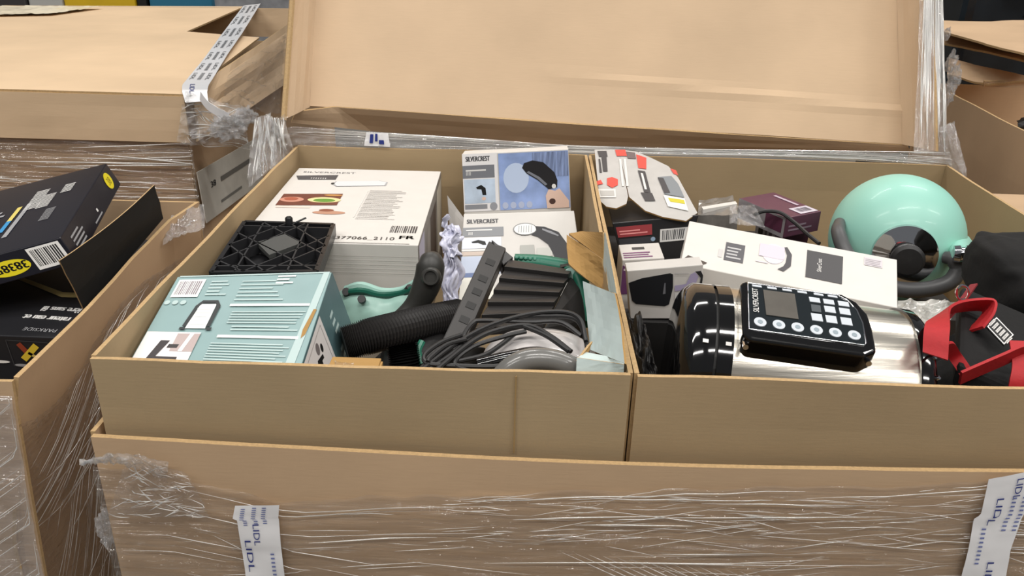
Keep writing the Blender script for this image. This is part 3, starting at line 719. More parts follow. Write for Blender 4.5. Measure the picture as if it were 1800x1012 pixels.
# ================================================================== contents of the narrower tray
def food_box():
    O = V(.018, .395, -.030); U_ = at(735, 431, Z=-.03)-O; Vv = at(775, 301, Z=-.03)-at(735, 431, Z=-.03)
    t, d = packet('appliance_box', 'large white kitchen appliance box printed with food photos and 377066_2110 FR', 'box', O, U_, Vv, V(0, 0, -.19), WHITE)
    p = top_print(d)
    def uv(px, py):
        q = at(px, py, Z=d['O'][2])-d['O']; A_ = np.array([[d['U']@d['U'], d['U']@d['V']], [d['U']@d['V'], d['V']@d['V']]])
        return np.linalg.solve(A_, [q@d['U'], q@d['V']])
    def quad(pts, m, k=0, name='printed_patch'): p.poly([uv(*q) for q in pts], m, k, name=name)
    quad([(524, 316), (521, 309), (595, 308), (590, 316)], flat('4a484a'))
    p.text('IIIIIII', *uv(545, 314.5), .006, PW, 2, wide=2.)
    x0 = uv(532, 303.5); p.text('SILVERCREST', *x0, .008, flat('777577'), 1, wide=1.5)
    quad([(484, 361), (499, 341), (603, 341), (592, 361)], flat('6b3524'))
    p.ell(*uv(513, 351), .075, .035, flat('c98d78'), 1); p.ell(*uv(512, 350), .045, .022, flat('a8583e'), 2); p.ell(*uv(570, 352), .105, .037, flat('e3d49a'), 1); p.ell(*uv(570, 353), .07, .022, flat('5f8f2c'), 2)
    p.ell(*uv(586, 344), .06, .012, flat('c08a4a'), 2)
    p.ell(*uv(578, 374), .10, .022, flat('b98a72')); p.ell(*uv(574, 370), .045, .016, flat('8a4f38'), 1)
    p.rect(.06, .40, .27, .425, flat('e6d2c6'))
    # appliance outline drawing
    q = [uv(585, 324), uv(590, 319), uv(668, 318), uv(682, 321), uv(678, 327), uv(590, 328)]
    p.poly(q, flat('a9a9ab')); p.poly([q0*.94+.06*np.mean(q, axis=0) for q0 in q], flat('d9d9da'), 1); p.ell(*uv(585, 323), .012, .012, INK, 2)
    p.lines(.58, .28, .82, .68, 22, flat('c9c5c0'), fill=.4, rag=.25); p.rect(.56, .30, .57, .66, flat('d8d5d0')) 
    p.barcode(.80, .115, .985, .215, flat('3a3839'))
    p.text('377066_2110', *uv(588, 420), .0115, flat('1f1d1e'), wide=1.0); p.text('FR', *uv(699, 420), .0125, flat('1f1d1e'), wide=1.25, bold=True)
    p.lines(.42, .005, .95, .02, 1, flat('a9a6a2'), rag=0)
    p.build(t)
    p = front_print(d); 
    for k in range(5): p.rect(.4, .9-.035*k, 1., .903-.035*k, flat('c9c5c0'), 1, name='scratch')
    p.build(t)
    p = right_print(d); p.rect(0, .0, 1, 1, mat('side_photo_card', '8f8880', .45, var=.35, scale=18)); p.rect(.02, .3, .2, .98, flat('b9b4c4'), 1); p.rect(.45, .2, .7, .9, flat('4a3a2e'), 1); p.rect(.75, .3, .98, .95, flat('c8c0b0'), 1); p.build(t)
food_box()

def grid_plate():
    c = [at(371, 477, Z=-.012), at(556, 475, Z=-.012), at(586, 393, Z=-.012), at(430, 388, Z=-.012)]
    t = thing('ribbed_stand', 'black plastic stand with crossed ribs and a centre diamond, upside down', 'stand', c[0]+V(.06, .06, -.02))
    g = lambda s, tt: bil(c, np.array(s), np.array(tt))
    M_ = mat('black_ribbed_plastic', '1a1a1c', .35, var=.1, bump=.1, scale=200)
    b = B(); b.prism([q-V(0, 0, .016) for q in c], (0, 0, -.003), M_); obj('base', b, t)
    rim = B(); 
    def rib(b, a, e, w=.0022, h=.016, m=M_):
        a, e = g(*a), g(*e); d = nrm(e-a); n = V(-d[1], d[0], 0)*w
        b.hexa(a-n-V(0, 0, h), e-a, 2*n, V(0, 0, h), m)
    for a, e in (((0, 0), (1, 0)), ((1, 0), (1, 1)), ((1, 1), (0, 1)), ((0, 1), (0, 0))): rib(rim, a, e, .003, .018)
    obj('rim', rim, t)
    M2 = mat('black_rib_edges', '2b2b2d', .4)
    for a, e in (((.0, .1), (1, .1)), ((0, .9), (1, .9)), ((.22, 0), (.22, 1)), ((.72, 0), (.72, 1)), ((.0, .75), (.98, .0)), ((.0, .2), (.3, .0)), ((.2, 1.), (1., .33)), ((0, .2), (.7, 1.)), ((.3, 0), (1, .72)), ((.0, .5), (.5, 1.)), ((.5, .0), (1., .5)), ((.0, .5), (.5, .0)), ((.5, 1.), (1., .5))):
        b = B(); rib(b, a, e, .0011, .014, M2); obj('rib', b, t)
    b = B(); b.prism([g(.47, .30), g(.74, .55), g(.53, .74), g(.27, .55)], (0, 0, -.006), mat('grey_diamond_plastic', '4b4c4a', .45)); obj('centre_diamond', b, t)
    q = at(508, 388, Z=-.008)
    b = B().lathe(q-V(0, 0, .012), (0, 0, 1), [(0, .0), (0, .0055), (.016, .0055), (.018, .004), (.018, 0)], M_, 16); obj('peg', b, t, smooth=True)
    b = B(); b.tube([q+V(.004, 0, -.005), q+V(.022, .012, .001)], .0013, M_, 6); obj('pin', b, t)
grid_plate()

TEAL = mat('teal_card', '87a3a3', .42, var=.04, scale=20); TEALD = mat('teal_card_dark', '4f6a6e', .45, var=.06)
def teal_box():
    BL, BR = at(312, 486, Z=-.002), at(583, 478, Z=.0); FL_, FR_ = at(224, 641, Z=-.034), at(525, 656, Z=-.034)
    k = 1.03; FL_ = BL+(FL_-BL)*k; FR_ = BR+(FR_-BR)*k
    Wd = V(.020, .012, -.088)
    t = thing('bathroom_box', 'teal box printed with a towel rail, lying at the front corner', 'box', FL_+Wd)
    P = [FL_, FR_, BR, BL]; b = B(); b.add(P+[q+Wd for q in P], [(0, 1, 2, 3), (7, 6, 5, 4), (0, 4, 5, 1), (1, 5, 6, 2), (2, 6, 7, 3), (3, 7, 4, 0)], TEAL)
    obj('carton', b, t, bevel=.001)
    n = nrm(np.cross(FR_-FL_, BL-FL_)); C4 = [q+n*.0007 for q in P]
    class Q(Print):
        def p(self, s, tt, k): return bil(C4, np.array(float(s)), np.array(float(tt)))+n*.00022*k
    p = Q(FL_, FR_-FL_, BL-FL_, n); LT = flat('b4c8c6'); WHT = flat('f0f0ec')
    p.rect(.02, .985, .98, 1., LT); p.poly([(.90, 0), (.955, 0), (.99, 1), (.95, 1)], LT)
    p.barcode(.03, .74, .20, .95, flat('8a7f86'), WHT, 1)
    for q in (.03, .08, .13): p.ell(q, .68, .018, .025, LT, 1)
    p.lines(.24, .76, .38, .95, 5, LT, rag=.5)
    rail = flat('2c3132')
    p.rect(.225, .40, .345, .66, WHT, 1)
    b = p.new('rail_picture'); 
    for q in ([(.20, .42), (.225, .42), (.245, .64), (.22, .64)], [(.345, .42), (.37, .42), (.375, .64), (.35, .64)], [(.22, .64), (.25, .70), (.345, .70), (.375, .64), (.35, .64), (.335, .67), (.26, .67), (.245, .64)]): p.poly(q, rail, 2, b)
    p.lines(.24, .44, .335, .64, 5, flat('d9dedb'), 2, rag=.2); p.rect(.19, .385, .225, .41, rail, 2); p.rect(.35, .385, .385, .41, rail, 2)
    p.rect(.01, .0, .335, .36, flat('e9e4e2'), 1); p.rect(.20, .17, .335, .345, flat('b6a5a2'), 2); p.poly([(.25, .17), (.275, .17), (.30, .345), (.275, .345)], WHT, 3)
    b = p.new('rail_picture')
    for q in ([(.09, .02), (.125, .07), (.175, .27), (.12, .27), (.085, .07)], [(.125, .09), (.265, .09), (.265, .115), (.135, .115)], [(.175, .20), (.235, .20), (.24, .235), (.18, .235)], [(.09, .03), (.15, -.01), (.155, 0), (.10, .045)]): p.poly(q, flat('3a3536'), 3, b)
    p.lines(.44, .70, .93, .95, 6, LT, fill=.3, rag=.6, seed=5); p.rect(.43, .635, .93, .66, WHT, 1)
    p.lines(.46, .46, .92, .60, 5, LT, fill=.4, rag=.1, seed=6); p.lines(.50, .39, .92, .45, 2, LT, rag=.2)
    p.rect(.44, .315, .93, .34, WHT, 1); p.lines(.42, .08, .90, .28, 8, LT, fill=.45, rag=.2, seed=7); p.rect(.38, .03, .90, .052, WHT, 1)
    p.lines(.66, .88, .78, .99, 3, WHT, 1, seed=8)
    p.poly([(.945, .32), (.965, .36), (.985, .60), (.965, .60), (.94, .40)], K_IN, 2, name='torn_edge'); p.build(t)
    # right-hand end: dark teal behind, white pictogram panel in front
    n2 = nrm(np.cross(BR-FR_, -Wd)); n2 = n2 if n2[0] > 0 else -n2
    p = Print(FR_+Wd, BR-FR_, -Wd, n2)
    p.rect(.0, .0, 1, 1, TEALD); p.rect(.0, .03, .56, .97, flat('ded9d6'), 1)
    p.poly([(.30, .32), (.34, .32), (.36, .6), (.40, .58), (.40, .64), (.30, .70), (.28, .64), (.32, .62)], INK, 2); p.ell(.42, .70, .02, .06, INK, 2); p.ell(.36, .78, .03, .08, flat('77706f'), 2); p.poly([(.05, .2), (.09, .15), (.22, .8), (.18, .85)], flat('3a4c52'), 2)
    p.frame(.08, .14, .52, .9, .001, flat('a8a2a0'), 2)
    p.lines(.70, .45, .80, .80, 3, LT, 1); p.lines(.68, .08, .78, .3, 2, LT, 1)
    p.build(t)
teal_box()

def steam_box(label, c, depth, which):
    """c = face corners bottom-left, bottom-right, top-right, top-left"""
    c = [np.asarray(q, float) for q in c]; n = nrm(np.cross(c[1]-c[0], c[3]-c[0])); n = n if n[1] < 0 else -n
    t = thing('steamer_box', label, 'box', c[0]-n*depth/2)
    bk = [q-n*depth for q in c]
    b = B(); b.add(c+bk, [(0, 1, 2, 3), (7, 6, 5, 4), (0, 4, 5, 1), (1, 5, 6, 2), (2, 6, 7, 3), (3, 7, 4, 0)], WHITE); obj('carton', b, t, bevel=.001)
    class Q(Print):
        def p(self, s, tt, k): return bil(c, np.array(float(s)), np.array(float(tt)))+self.n*(.0006+.00022*k)
    p = Q(c[0], c[1]-c[0], c[3]-c[0], n)
    return t, p
SKY1 = mat('print_sky_blue', '93a9d8', .45, var=.30, scale=22); ICE = mat('print_ice', 'c6d6e8', .45, var=.2, scale=35); SKIN = flat('e6c6b4')
def steamers():
    c = [at(820, 470, Y=.69), at(1008, 462, Y=.69), at(999, 262, Y=.722), at(812, 271, Y=.722)]
    t, p = steam_box('upright steamer box with a blue photo of a hand-held black steamer', c, .055, 0)
    # face runs from the hidden foot (t=0) to the top edge (t=1); the visible upper half is t .5 .. 1
    y = lambda v: .5+v*.5
    p.rect(.0, y(0), .33, 1, flat('f0eeee')); p.rect(.34, y(.0), .995, .99, SKY1)
    p.rect(.66, y(.55), .99, .985, mat('print_curtain_blue', '7f8fb4', .45, var=.5, scale=60, stretch=(4, 1, .3)), 1); p.ell(.50, y(.55), .12, .13, flat('c4d4ee'), 1)
    p.text('SILVERCREST', .03, y(.87), .009, flat('4a4a50'), wide=.62, bold=True)
    p.rect(.0, y(.58), .30, y(.80), flat('7d7f85'), 1); p.lines(.03, y(.70), .22, y(.76), 1, PW, 2, rag=0); p.text('IIII', .03, y(.63), .007, PW, 2); 
    p.rect(.01, y(.14), .30, y(.56), ICE, 1); p.poly([(.12, y(.42)), (.17, y(.46)), (.21, y(.40)), (.215, y(.28)), (.18, y(.28)), (.17, y(.38)), (.13, y(.39))], INK, 2); p.ell(.19, y(.22), .02, .015, SKIN, 2)
    p.rect(.01, y(.04), .22, y(.12), flat('8f9196'), 1); p.ell(.28, y(.08), .035, .035, flat('9a9ca2'), 2)
    for k in range(4): p.ell(.39+.075*k, y(.08), .028, .03, flat('b9c3dc'), 2)
    bl = flat('1e1d20')
    p.poly([(.56, y(.72)), (.58, y(.80)), (.66, y(.84)), (.76, y(.80)), (.86, y(.62)), (.885, y(.48)), (.88, y(.36)), (.80, y(.33)), (.76, y(.40)), (.70, y(.50)), (.60, y(.62))], bl, 3)
    p.poly([(.60, y(.64)), (.70, y(.52)), (.77, y(.40)), (.79, y(.42)), (.72, y(.55)), (.62, y(.66))], flat('7d8088'), 4); p.ell(.85, y(.38), .02, .02, PW, 4)
    p.poly([(.77, y(.22)), (.80, y(.33)), (.86, y(.30)), (.90, y(.34)), (.985, y(.12)), (.985, y(.0)), (.78, y(.0))], SKIN, 3); p.ell(.83, y(.12), .03, .025, flat('4a302a'), 4)
    p.build(t)
    c = [at(807, 528, Y=.488), at(1030, 518, Y=.488), at(1009, 370, Y=.612), at(815, 376, Y=.612)]
    t, p = steam_box('leaning white steamer box with a black curved steam brush printed', c, .055, 1)
    g = flat('8b8d90')
    p.text('SILVERCREST', .03, .88, .008, flat('55555a'), wide=.9, bold=True); p.rect(.0, .72, .36, .83, g); p.lines(.03, .79, .26, .82, 1, PW, 1, rag=0); p.text('IIII', .05, .74, .006, PW, 1)
    p.rect(.0, .58, .34, .71, flat('dfe3ec')); p.poly([(.08, .66), (.14, .68), (.20, .66), (.21, .62), (.18, .62), (.14, .645), (.09, .645)], INK, 1)
    p.rect(.0, .55, .34, .575, flat('e5e3e0'), 1); p.rect(.0, .50, .34, .545, flat('cdbdb0')); p.rect(.0, .28, .33, .49, flat('c3cde0')); p.rect(.0, .0, .28, .25, flat('eceadf'))
    p.rect(.0, .25, .3, .30, flat('6d7ea6'), 1)
    # black curved steam brush
    p.ell(.55, .79, .105, .075, flat('6b6c6c'), 1); p.ell(.55, .79, .098, .066, flat('e8e8e4'), 2)
    for k in range(6): p.poly([(.49+.022*k, .75), (.494+.022*k, .75), (.50+.022*k, .83), (.496+.022*k, .83)], g, 3, name='printed_line')
    p.poly([(.64, .82), (.72, .81), (.84, .74), (.90, .60), (.90, .40), (.86, .30), (.80, .30), (.80, .38), (.77, .50), (.74, .60), (.66, .69), (.60, .72), (.65, .76)], flat('27262a'), 3)
    p.poly([(.70, .79), (.78, .75), (.84, .70), (.83, .69), (.76, .73), (.70, .77)], flat('8a8b90'), 4)
    p.rect(.50, .46, .62, .60, flat('b0b0aa'), 1); p.rect(.64, .46, .77, .56, flat('c9c9c2'), 1); p.build(t)
    # paper sheet corner standing between the boxes
    s_ = thing('folded_leaflet', 'white folded leaflet standing behind the plastic bag', 'leaflet', at(795, 420, Y=.655))
    c = [at(795, 450, Y=.65), at(826, 450, Y=.66), at(822, 392, Y=.668), at(786, 343, Y=.66)]
    obj('paper', board(c, WHITE2, th=.0006, amp=.003, nu=6, nv=6, edge=WHITE), s_)
steamers()

def plastic_bag():
    t = thing('plastic_bag', 'crumpled milky lavender plastic bag wedged beside the steamer boxes', 'plastic bag', (.305, .47, -.20))
    M_ = mat('milky_plastic', 'd3d4e6', .25, var=.12, scale=30, coat=.4)
    for q, sd in (([at(768, 540, Y=.445), at(816, 540, Y=.455), at(812, 440, Y=.475), at(774, 436, Y=.47)], 4), ([at(774, 440, Y=.465), at(813, 446, Y=.47), at(812, 392, Y=.50), at(776, 380, Y=.50)], 9)):
        f = lambda s, tt, q=q: bil(q, s, tt)+np.stack([.004*np.sin(tt*9+s*2), -.010*np.sin(math.pi*s), .003*np.sin(s*11)], -1)
        obj('bag_fold', wrapped(B(), lambda s, tt: f(tt, s), 40, 40, M_, .009, 2.2, 5., sd, .35), t, smooth='all')
plastic_bag()

def leaf_blower():
    t = thing('leaf_blower', 'green leaf vacuum with a dark curved handle and ribbed black hose', 'garden tool', (.27, .3, DEPTH+.004))
    # green shell: scalloped body
    c = [at(600, 575, Y=.30), at(730, 575, Y=.27), at(745, 508, Y=.33), at(606, 520, Y=.345)]
    def fn(s, tt):
        P = bil(c, s, tt); z = .010*np.sin(s*7.5)*tt+.018*np.sin(tt*math.pi)
        return P+np.stack([0*s, -.25*z, z], -1)
    b = sheet(B(), fn, 30, 14, .012, GREEN2, GREEN2, .004, 4., 6); sh = obj('body_shell', b, t, smooth=True)
    b = B(); b.tube([fn(np.array(x), np.array(.60))+V(0, -.006, .008) for x in (.12, .3, .5, .75, .95)], .0045, mat('deep_green_plastic', '145544', .3), 8, n=20); obj('green_groove', b, sh, smooth=True)
    b = B(); b.tube([fn(np.array(x), np.array(.85))+V(0, -.004, .008) for x in (.05, .25, .5, .75, .95)], .006, GREEN2, 8, n=20); obj('green_lip', b, sh, smooth=True)
    for x, y in ((.08, .72), (.30, .42)): obj('screw_hole', B().lathe(fn(np.array(x), np.array(y))+V(0, -.010, .006), (0, -.7, .7), [(0, .0), (0, .0055), (.006, .0055), (.006, .0)], INK, 12), sh)
    # handle: thick curved grip with a rounded end and a lower branch
    pts = [at(640, 600, Y=.25), at(690, 572, Y=.26), at(728, 540, Y=.27), at(750, 500, Y=.275), at(757, 466, Y=.28), at(754, 452, Y=.29)]
    b = B(); b.tube(pts, [.012, .0125, .015, .0185, .0185, .012], CHAR, 18, n=40); h = obj('handle', b, t, smooth=True)
    tip = at(754, 464, Y=.262)
    b = B().lathe(at(758, 486, Y=.262), (0, -1, .35), [(0, .013), (.006, .0125), (.009, .010), (.009, .008), (.006, .0075), (.006, .0)], CHAR, 24); obj('end_cap', b, h, smooth=True)
    b = B(); b.tube([at(722, 505, Y=.30), at(700, 540, Y=.31), at(672, 560, Y=.31)], [.006, .012, .013], BLK, 12, n=16); obj('trigger_guard', b, h, smooth=True)
    # ribbed hose
    pa = spline([at(604, 604, Y=.17), at(660, 588, Y=.185), at(745, 567, Y=.235), at(806, 554, Y=.28)], 96); rr = [.0205+(.0018 if i % 2 else -.0018) for i in range(96)]
    b = B(); b.tube(pa, rr, mat('hose_black', '2c2a29', .38), 20); obj('ribbed_hose', b, t)
    pa = spline([at(716, 690, Y=.085), at(712, 640, Y=.09), at(706, 606, Y=.10)], 44); rr = [.0165+(.0018 if i % 2 else -.0018) for i in range(44)]
    b = B(); b.tube(pa, rr, mat('hose_black_gloss', '121212', .2), 20); obj('ribbed_hose', b, t)
    # added black lump over the tray floor, standing in for darkness in the gaps
    b = B(); crumple(b, (.313, .172, -.142), (.081, .102, .068), BLK, .25, 1.6, 9, 36, 20, False, .7); obj('dark_gap_fill', b, t, smooth=True)
    b = B(); b.tube([at(742, 600, Y=.11), at(735, 618, Y=.10), at(742, 640, Y=.09)], .004, GREEN, 8, n=10); obj('green_latch', b, t, smooth=True)
leaf_blower()

def louvred_tool():
    t = thing('scarifier_housing', 'black louvred garden tool housing with green rear shell, standing on edge', 'garden tool', (.43, .27, DEPTH+.004))
    TLc, TRc = at(888, 455, Y=.345), at(1006, 474, Y=.330); BRc, BLc = at(955, 575, Y=.17), at(828, 585, Y=.185)
    n = nrm(np.cross(TRc-TLc, BLc-TLc)); n = n if n[2] > 0 else -n
    g = lambda s, v: bil([BLc, BRc, TRc, TLc], np.array(float(s)), np.array(float(v)))
    # slats: overlapping louvre boards
    for i in range(6):
        v0, v1 = i/6., (i+1)/6.+.004
        a, b_, c_, d_ = g(.06, v0), g(1., v0), g(1., v1), g(.06, v1)
        b = B(); lift = n*.007
        b.add([a+lift, b_+lift, c_, d_, a-n*.006, b_-n*.006, c_-n*.006, d_-n*.006], [(0, 1, 2, 3), (7, 6, 5, 4), (0, 4, 5, 1), (1, 5, 6, 2), (2, 6, 7, 3), (3, 7, 4, 0)], GRYP)
        obj('louvre_slat', b, t, bevel=.0006)
    # left rail with slots
    ap, ft = at(873, 428, Y=.36), at(790, 610, Y=.15); side = V(1, .1, 0); 
    d = ft-ap; wv = at(898, 452, Y=.35)-at(868, 440, Y=.36)
    b = B(); W_ = nrm(wv)*.027
    b.hexa(ap-W_*.45, W_, d, -n*.020, GRYP); r = obj('side_rail', b, t, bevel=.002)
    for k in (.17, .34, .47, .60, .73):
        q = ap+d*k+n*.0006; obj('slot', B().hexa(q-W_*.12, W_*.45, d*.055, -n*.002, INK), r)
    b = B(); b.prism([ap-W_*.3+n*.004, at(902, 456, Y=.345)+n*.004, at(884, 470, Y=.335)+n*.004], -n*.02, GRYP); obj('corner_gusset', b, t, bevel=.001)
    # dark right flank and green shell behind
    b = B(); fl_ = [g(1., .98), g(1., .02), at(985, 585, Y=.19), at(1030, 560, Y=.24), at(1024, 500, Y=.30)]
    b.prism([q-n*.004 for q in fl_], -V(0, .0, .10), BLK); obj('flank', b, t, bevel=.002)
    b = B(); pts = [at(905, 462, Y=.365), at(950, 464, Y=.362), at(1000, 472, Y=.352)]
    b.tube(pts, .013, GREEN, 14, n=20); sh = obj('green_shell', b, t, smooth=True)
    b = B(); b.tube([at(996, 476, Y=.34), at(1016, 486, Y=.325), at(1026, 520, Y=.295), at(1030, 570, Y=.25)], [.009, .012, .010, .007], GREEN, 14, n=24); obj('green_shell', b, t, smooth=True)
    b = B().lathe(at(1004, 484, Y=.322), (-.1, -.8, .6), [(0, .011), (.004, .010), (.005, .006), (.005, 0)], GREEN2, 18); obj('green_boss', b, t, smooth=True)
    for k in range(7): obj('knurl', B().lathe(at(908+8*k, 457+k*.8, Y=.358), (0, -.3, 1), [(0, .0035), (.006, .0035), (.007, .002), (.007, 0)], GREEN, 8), sh)
    obj('bracket', B().hexa(at(985, 470, Y=.335), at(1018, 462, Y=.34)-at(985, 470, Y=.335), V(0, .012, .0), V(0, 0, -.006), BLK), t)
    b = B(); b.box((.44, .28, -.175), (.075, .16, .09), BLK); obj('lower_housing', b, t, bevel=.01)
louvred_tool()

def cable():
    t = thing('power_cable', 'black power cable looped in a loose bundle over the appliance', 'cable', (.40, .08, -.06))
    Yc = lambda px, py: .045+max(0, (660-py))*.00085
    runs = [[(745, 655), (790, 625), (840, 585), (900, 560), (960, 556), (1010, 560), (1028, 590), (1034, 630)],
            [(735, 655), (800, 605), (860, 572), (930, 552), (990, 548), (1020, 562), (1030, 600)],
            [(755, 660), (830, 600), (880, 578), (930, 572), (970, 592), (1004, 618)],
            [(815, 612), (815, 590), (830, 568), (850, 563), (930, 566), (985, 566), (1022, 590)],
            [(812, 588), (775, 602), (748, 622), (748, 636), (770, 641), (850, 644), (900, 641)],
            [(820, 596), (785, 606), (757, 628), (752, 636)],
            [(748, 640), (738, 650), (728, 664)],
            [(850, 660), (800, 640), (830, 610), (890, 590), (925, 582)],
            [(920, 573), (960, 590), (1000, 617)],
            [(905, 586), (880, 606), (850, 624), (800, 636)]]
    for k, r in enumerate(runs):
        P = [at(x, y, Y=Yc(x, y)-.004*(k % 3)) for x, y in r]
        b = B(); b.tube(P, .0027, BLKC, 8, n=40); obj('cable_run', b, t, smooth=True)
cable()

def hand_vacuum():
    t = thing('floor_nozzle', 'white and grey appliance with an arched grey handle under the cable', 'appliance', (.44, .08, DEPTH+.004))
    SH = mat('off_white_shell', 'cfcac8', .3, coat=.3)
    cx = at(950, 622, Y=.12)
    b = B(); crumple(b, cx+V(0, .004, -.03), (.070, .042, .055), SH, .0, 1., 1, 40, 20, False, .85); obj('shell', b, t, smooth='all')
    b = B(); b.tube([at(840, 642, Y=.065), at(900, 628, Y=.072), at(950, 622, Y=.075), at(1010, 640, Y=.07)], .008, BLKG, 12, n=24); obj('dark_band', b, t, smooth=True)
    b = B(); b.tube([at(868, 690, Y=.036), at(890, 655, Y=.038), at(925, 634, Y=.042), at(970, 634, Y=.045), at(1010, 652, Y=.045), at(1030, 690, Y=.045)], .0125, mat('grey_gloss_tube', '6d6c69', .25, coat=.3), 18, n=40); obj('handle', b, t, smooth=True)
    b = B(); b.box((.445, .10, -.155), (.070, .10, .13), BLK); obj('base', b, t, bevel=.01)
hand_vacuum()

def torn_carton():
    t = thing('torn_carton', 'pale blue carton torn open with brown inner flaps, along the divider', 'carton', (.505, .2, DEPTH+.004))
    PB = mat('pale_blue_card', 'c3d2d0', .5, var=.03); PBD = PB
    def il(px, py, Y):                        # never past the tray's own wall
        p = at(px, py, Y=Y); return p if p[0] < .530 else at(px, py, X=.530)
    def pc(nm, c, m, edge, amp=.002, th=.0022, seed=1): obj(nm, board(c, m, th=th, amp=amp, nu=8, nv=8, freq=2., seed=seed, edge=edge), t)
    # blue top panel sloping towards the front, brown flap standing behind it
    pc('blue_panel', [il(1040, 616, .085), at(1101, 640, X=.531), at(1083, 517, X=.531), il(1025, 494, .265)], PB, K_IN)
    pc('brown_flap', [il(1000, 468, .30), il(1062, 512, .262), il(1062, 456, .335), il(996, 412, .385)], K_IN, K_EDGE, .004, .003, 2)
    pc('brown_flap', [il(1000, 412, .385), il(1020, 408, .40), il(1062, 408, .40), il(1062, 456, .335)], K_IN, K_EDGE, .001, .003, 3)
    pc('blue_side', [il(1072, 512, .245), at(1085, 516, X=.532), at(1066, 408, X=.532), il(1052, 420, .395)], PBD, K_EDGE, .001, .002, 4)
    pc('torn_strip', [il(1060, 516, .255), il(1072, 516, .25), il(1066, 470, .315), il(1061, 468, .318)], K_EDGE, K_EDGE, .001, .002, 5)
    pc('torn_strip', [il(1020, 425, .37), il(1050, 452, .335), il(1062, 440, .352), il(1030, 415, .38)], K_EDGE, K_IN, .003, .002, 6)
    pc('front_flap', [at(1012, 668, Y=.022), at(1096, 668, Y=.018), at(1097, 640, Y=.022), at(1014, 628, Y=.030)], PBD, K_EDGE, .001, .002, 7)
    pc('front_flap_top', [at(1014, 630, Y=.030), at(1097, 643, Y=.022), at(1096, 634, Y=.032), at(1030, 620, Y=.05)], PB, K_EDGE, .001, .002, 8)
    pc('brown_flap', [il(1014, 634, .03), il(1034, 618, .055), il(1040, 600, .07), il(1030, 612, .05)], K_IN, K_EDGE, .001, .002, 9)
    b = B(); b.hexa((.486, .04, DEPTH+.004), (.042, 0, 0), (0, .13, 0), (0, 0, .085), PBD); obj('body', b, t)
torn_carton()

def small_carton():
    t = thing('small_carton', 'small brown carton with clear wrap against the tray front', 'carton', (.23, .05, DEPTH+.004))
    O = at(590, 640, Y=.022); 
    c = [at(588, 633, Y=.05), at(655, 636, Y=.05)]
    b = B(); b.hexa(V(c[0][0]-.004, .022, DEPTH+.006), (.052, 0, 0), (0, .036, 0), (0, 0, c[0][2]-DEPTH-.006), K_IN); obj('body', b, t, bevel=.001)
    b = B(); b.hexa(V(c[1][0]+.006, .024, DEPTH+.006), (.004, 0, 0), (0, .03, 0), V(.0, .0, c[0][2]-DEPTH-.008), K_IN); obj('flap', b, t)
    obj('wrap', wrapped(B(), lambda s, tt: bil([at(588, 665, Y=.018), at(628, 665, Y=.018), at(622, 637, Y=.022), at(588, 633, Y=.024)], s, tt), 20, 20, FILM_C, .003, 3., 4., 9, .5), t, smooth='all')
small_carton()

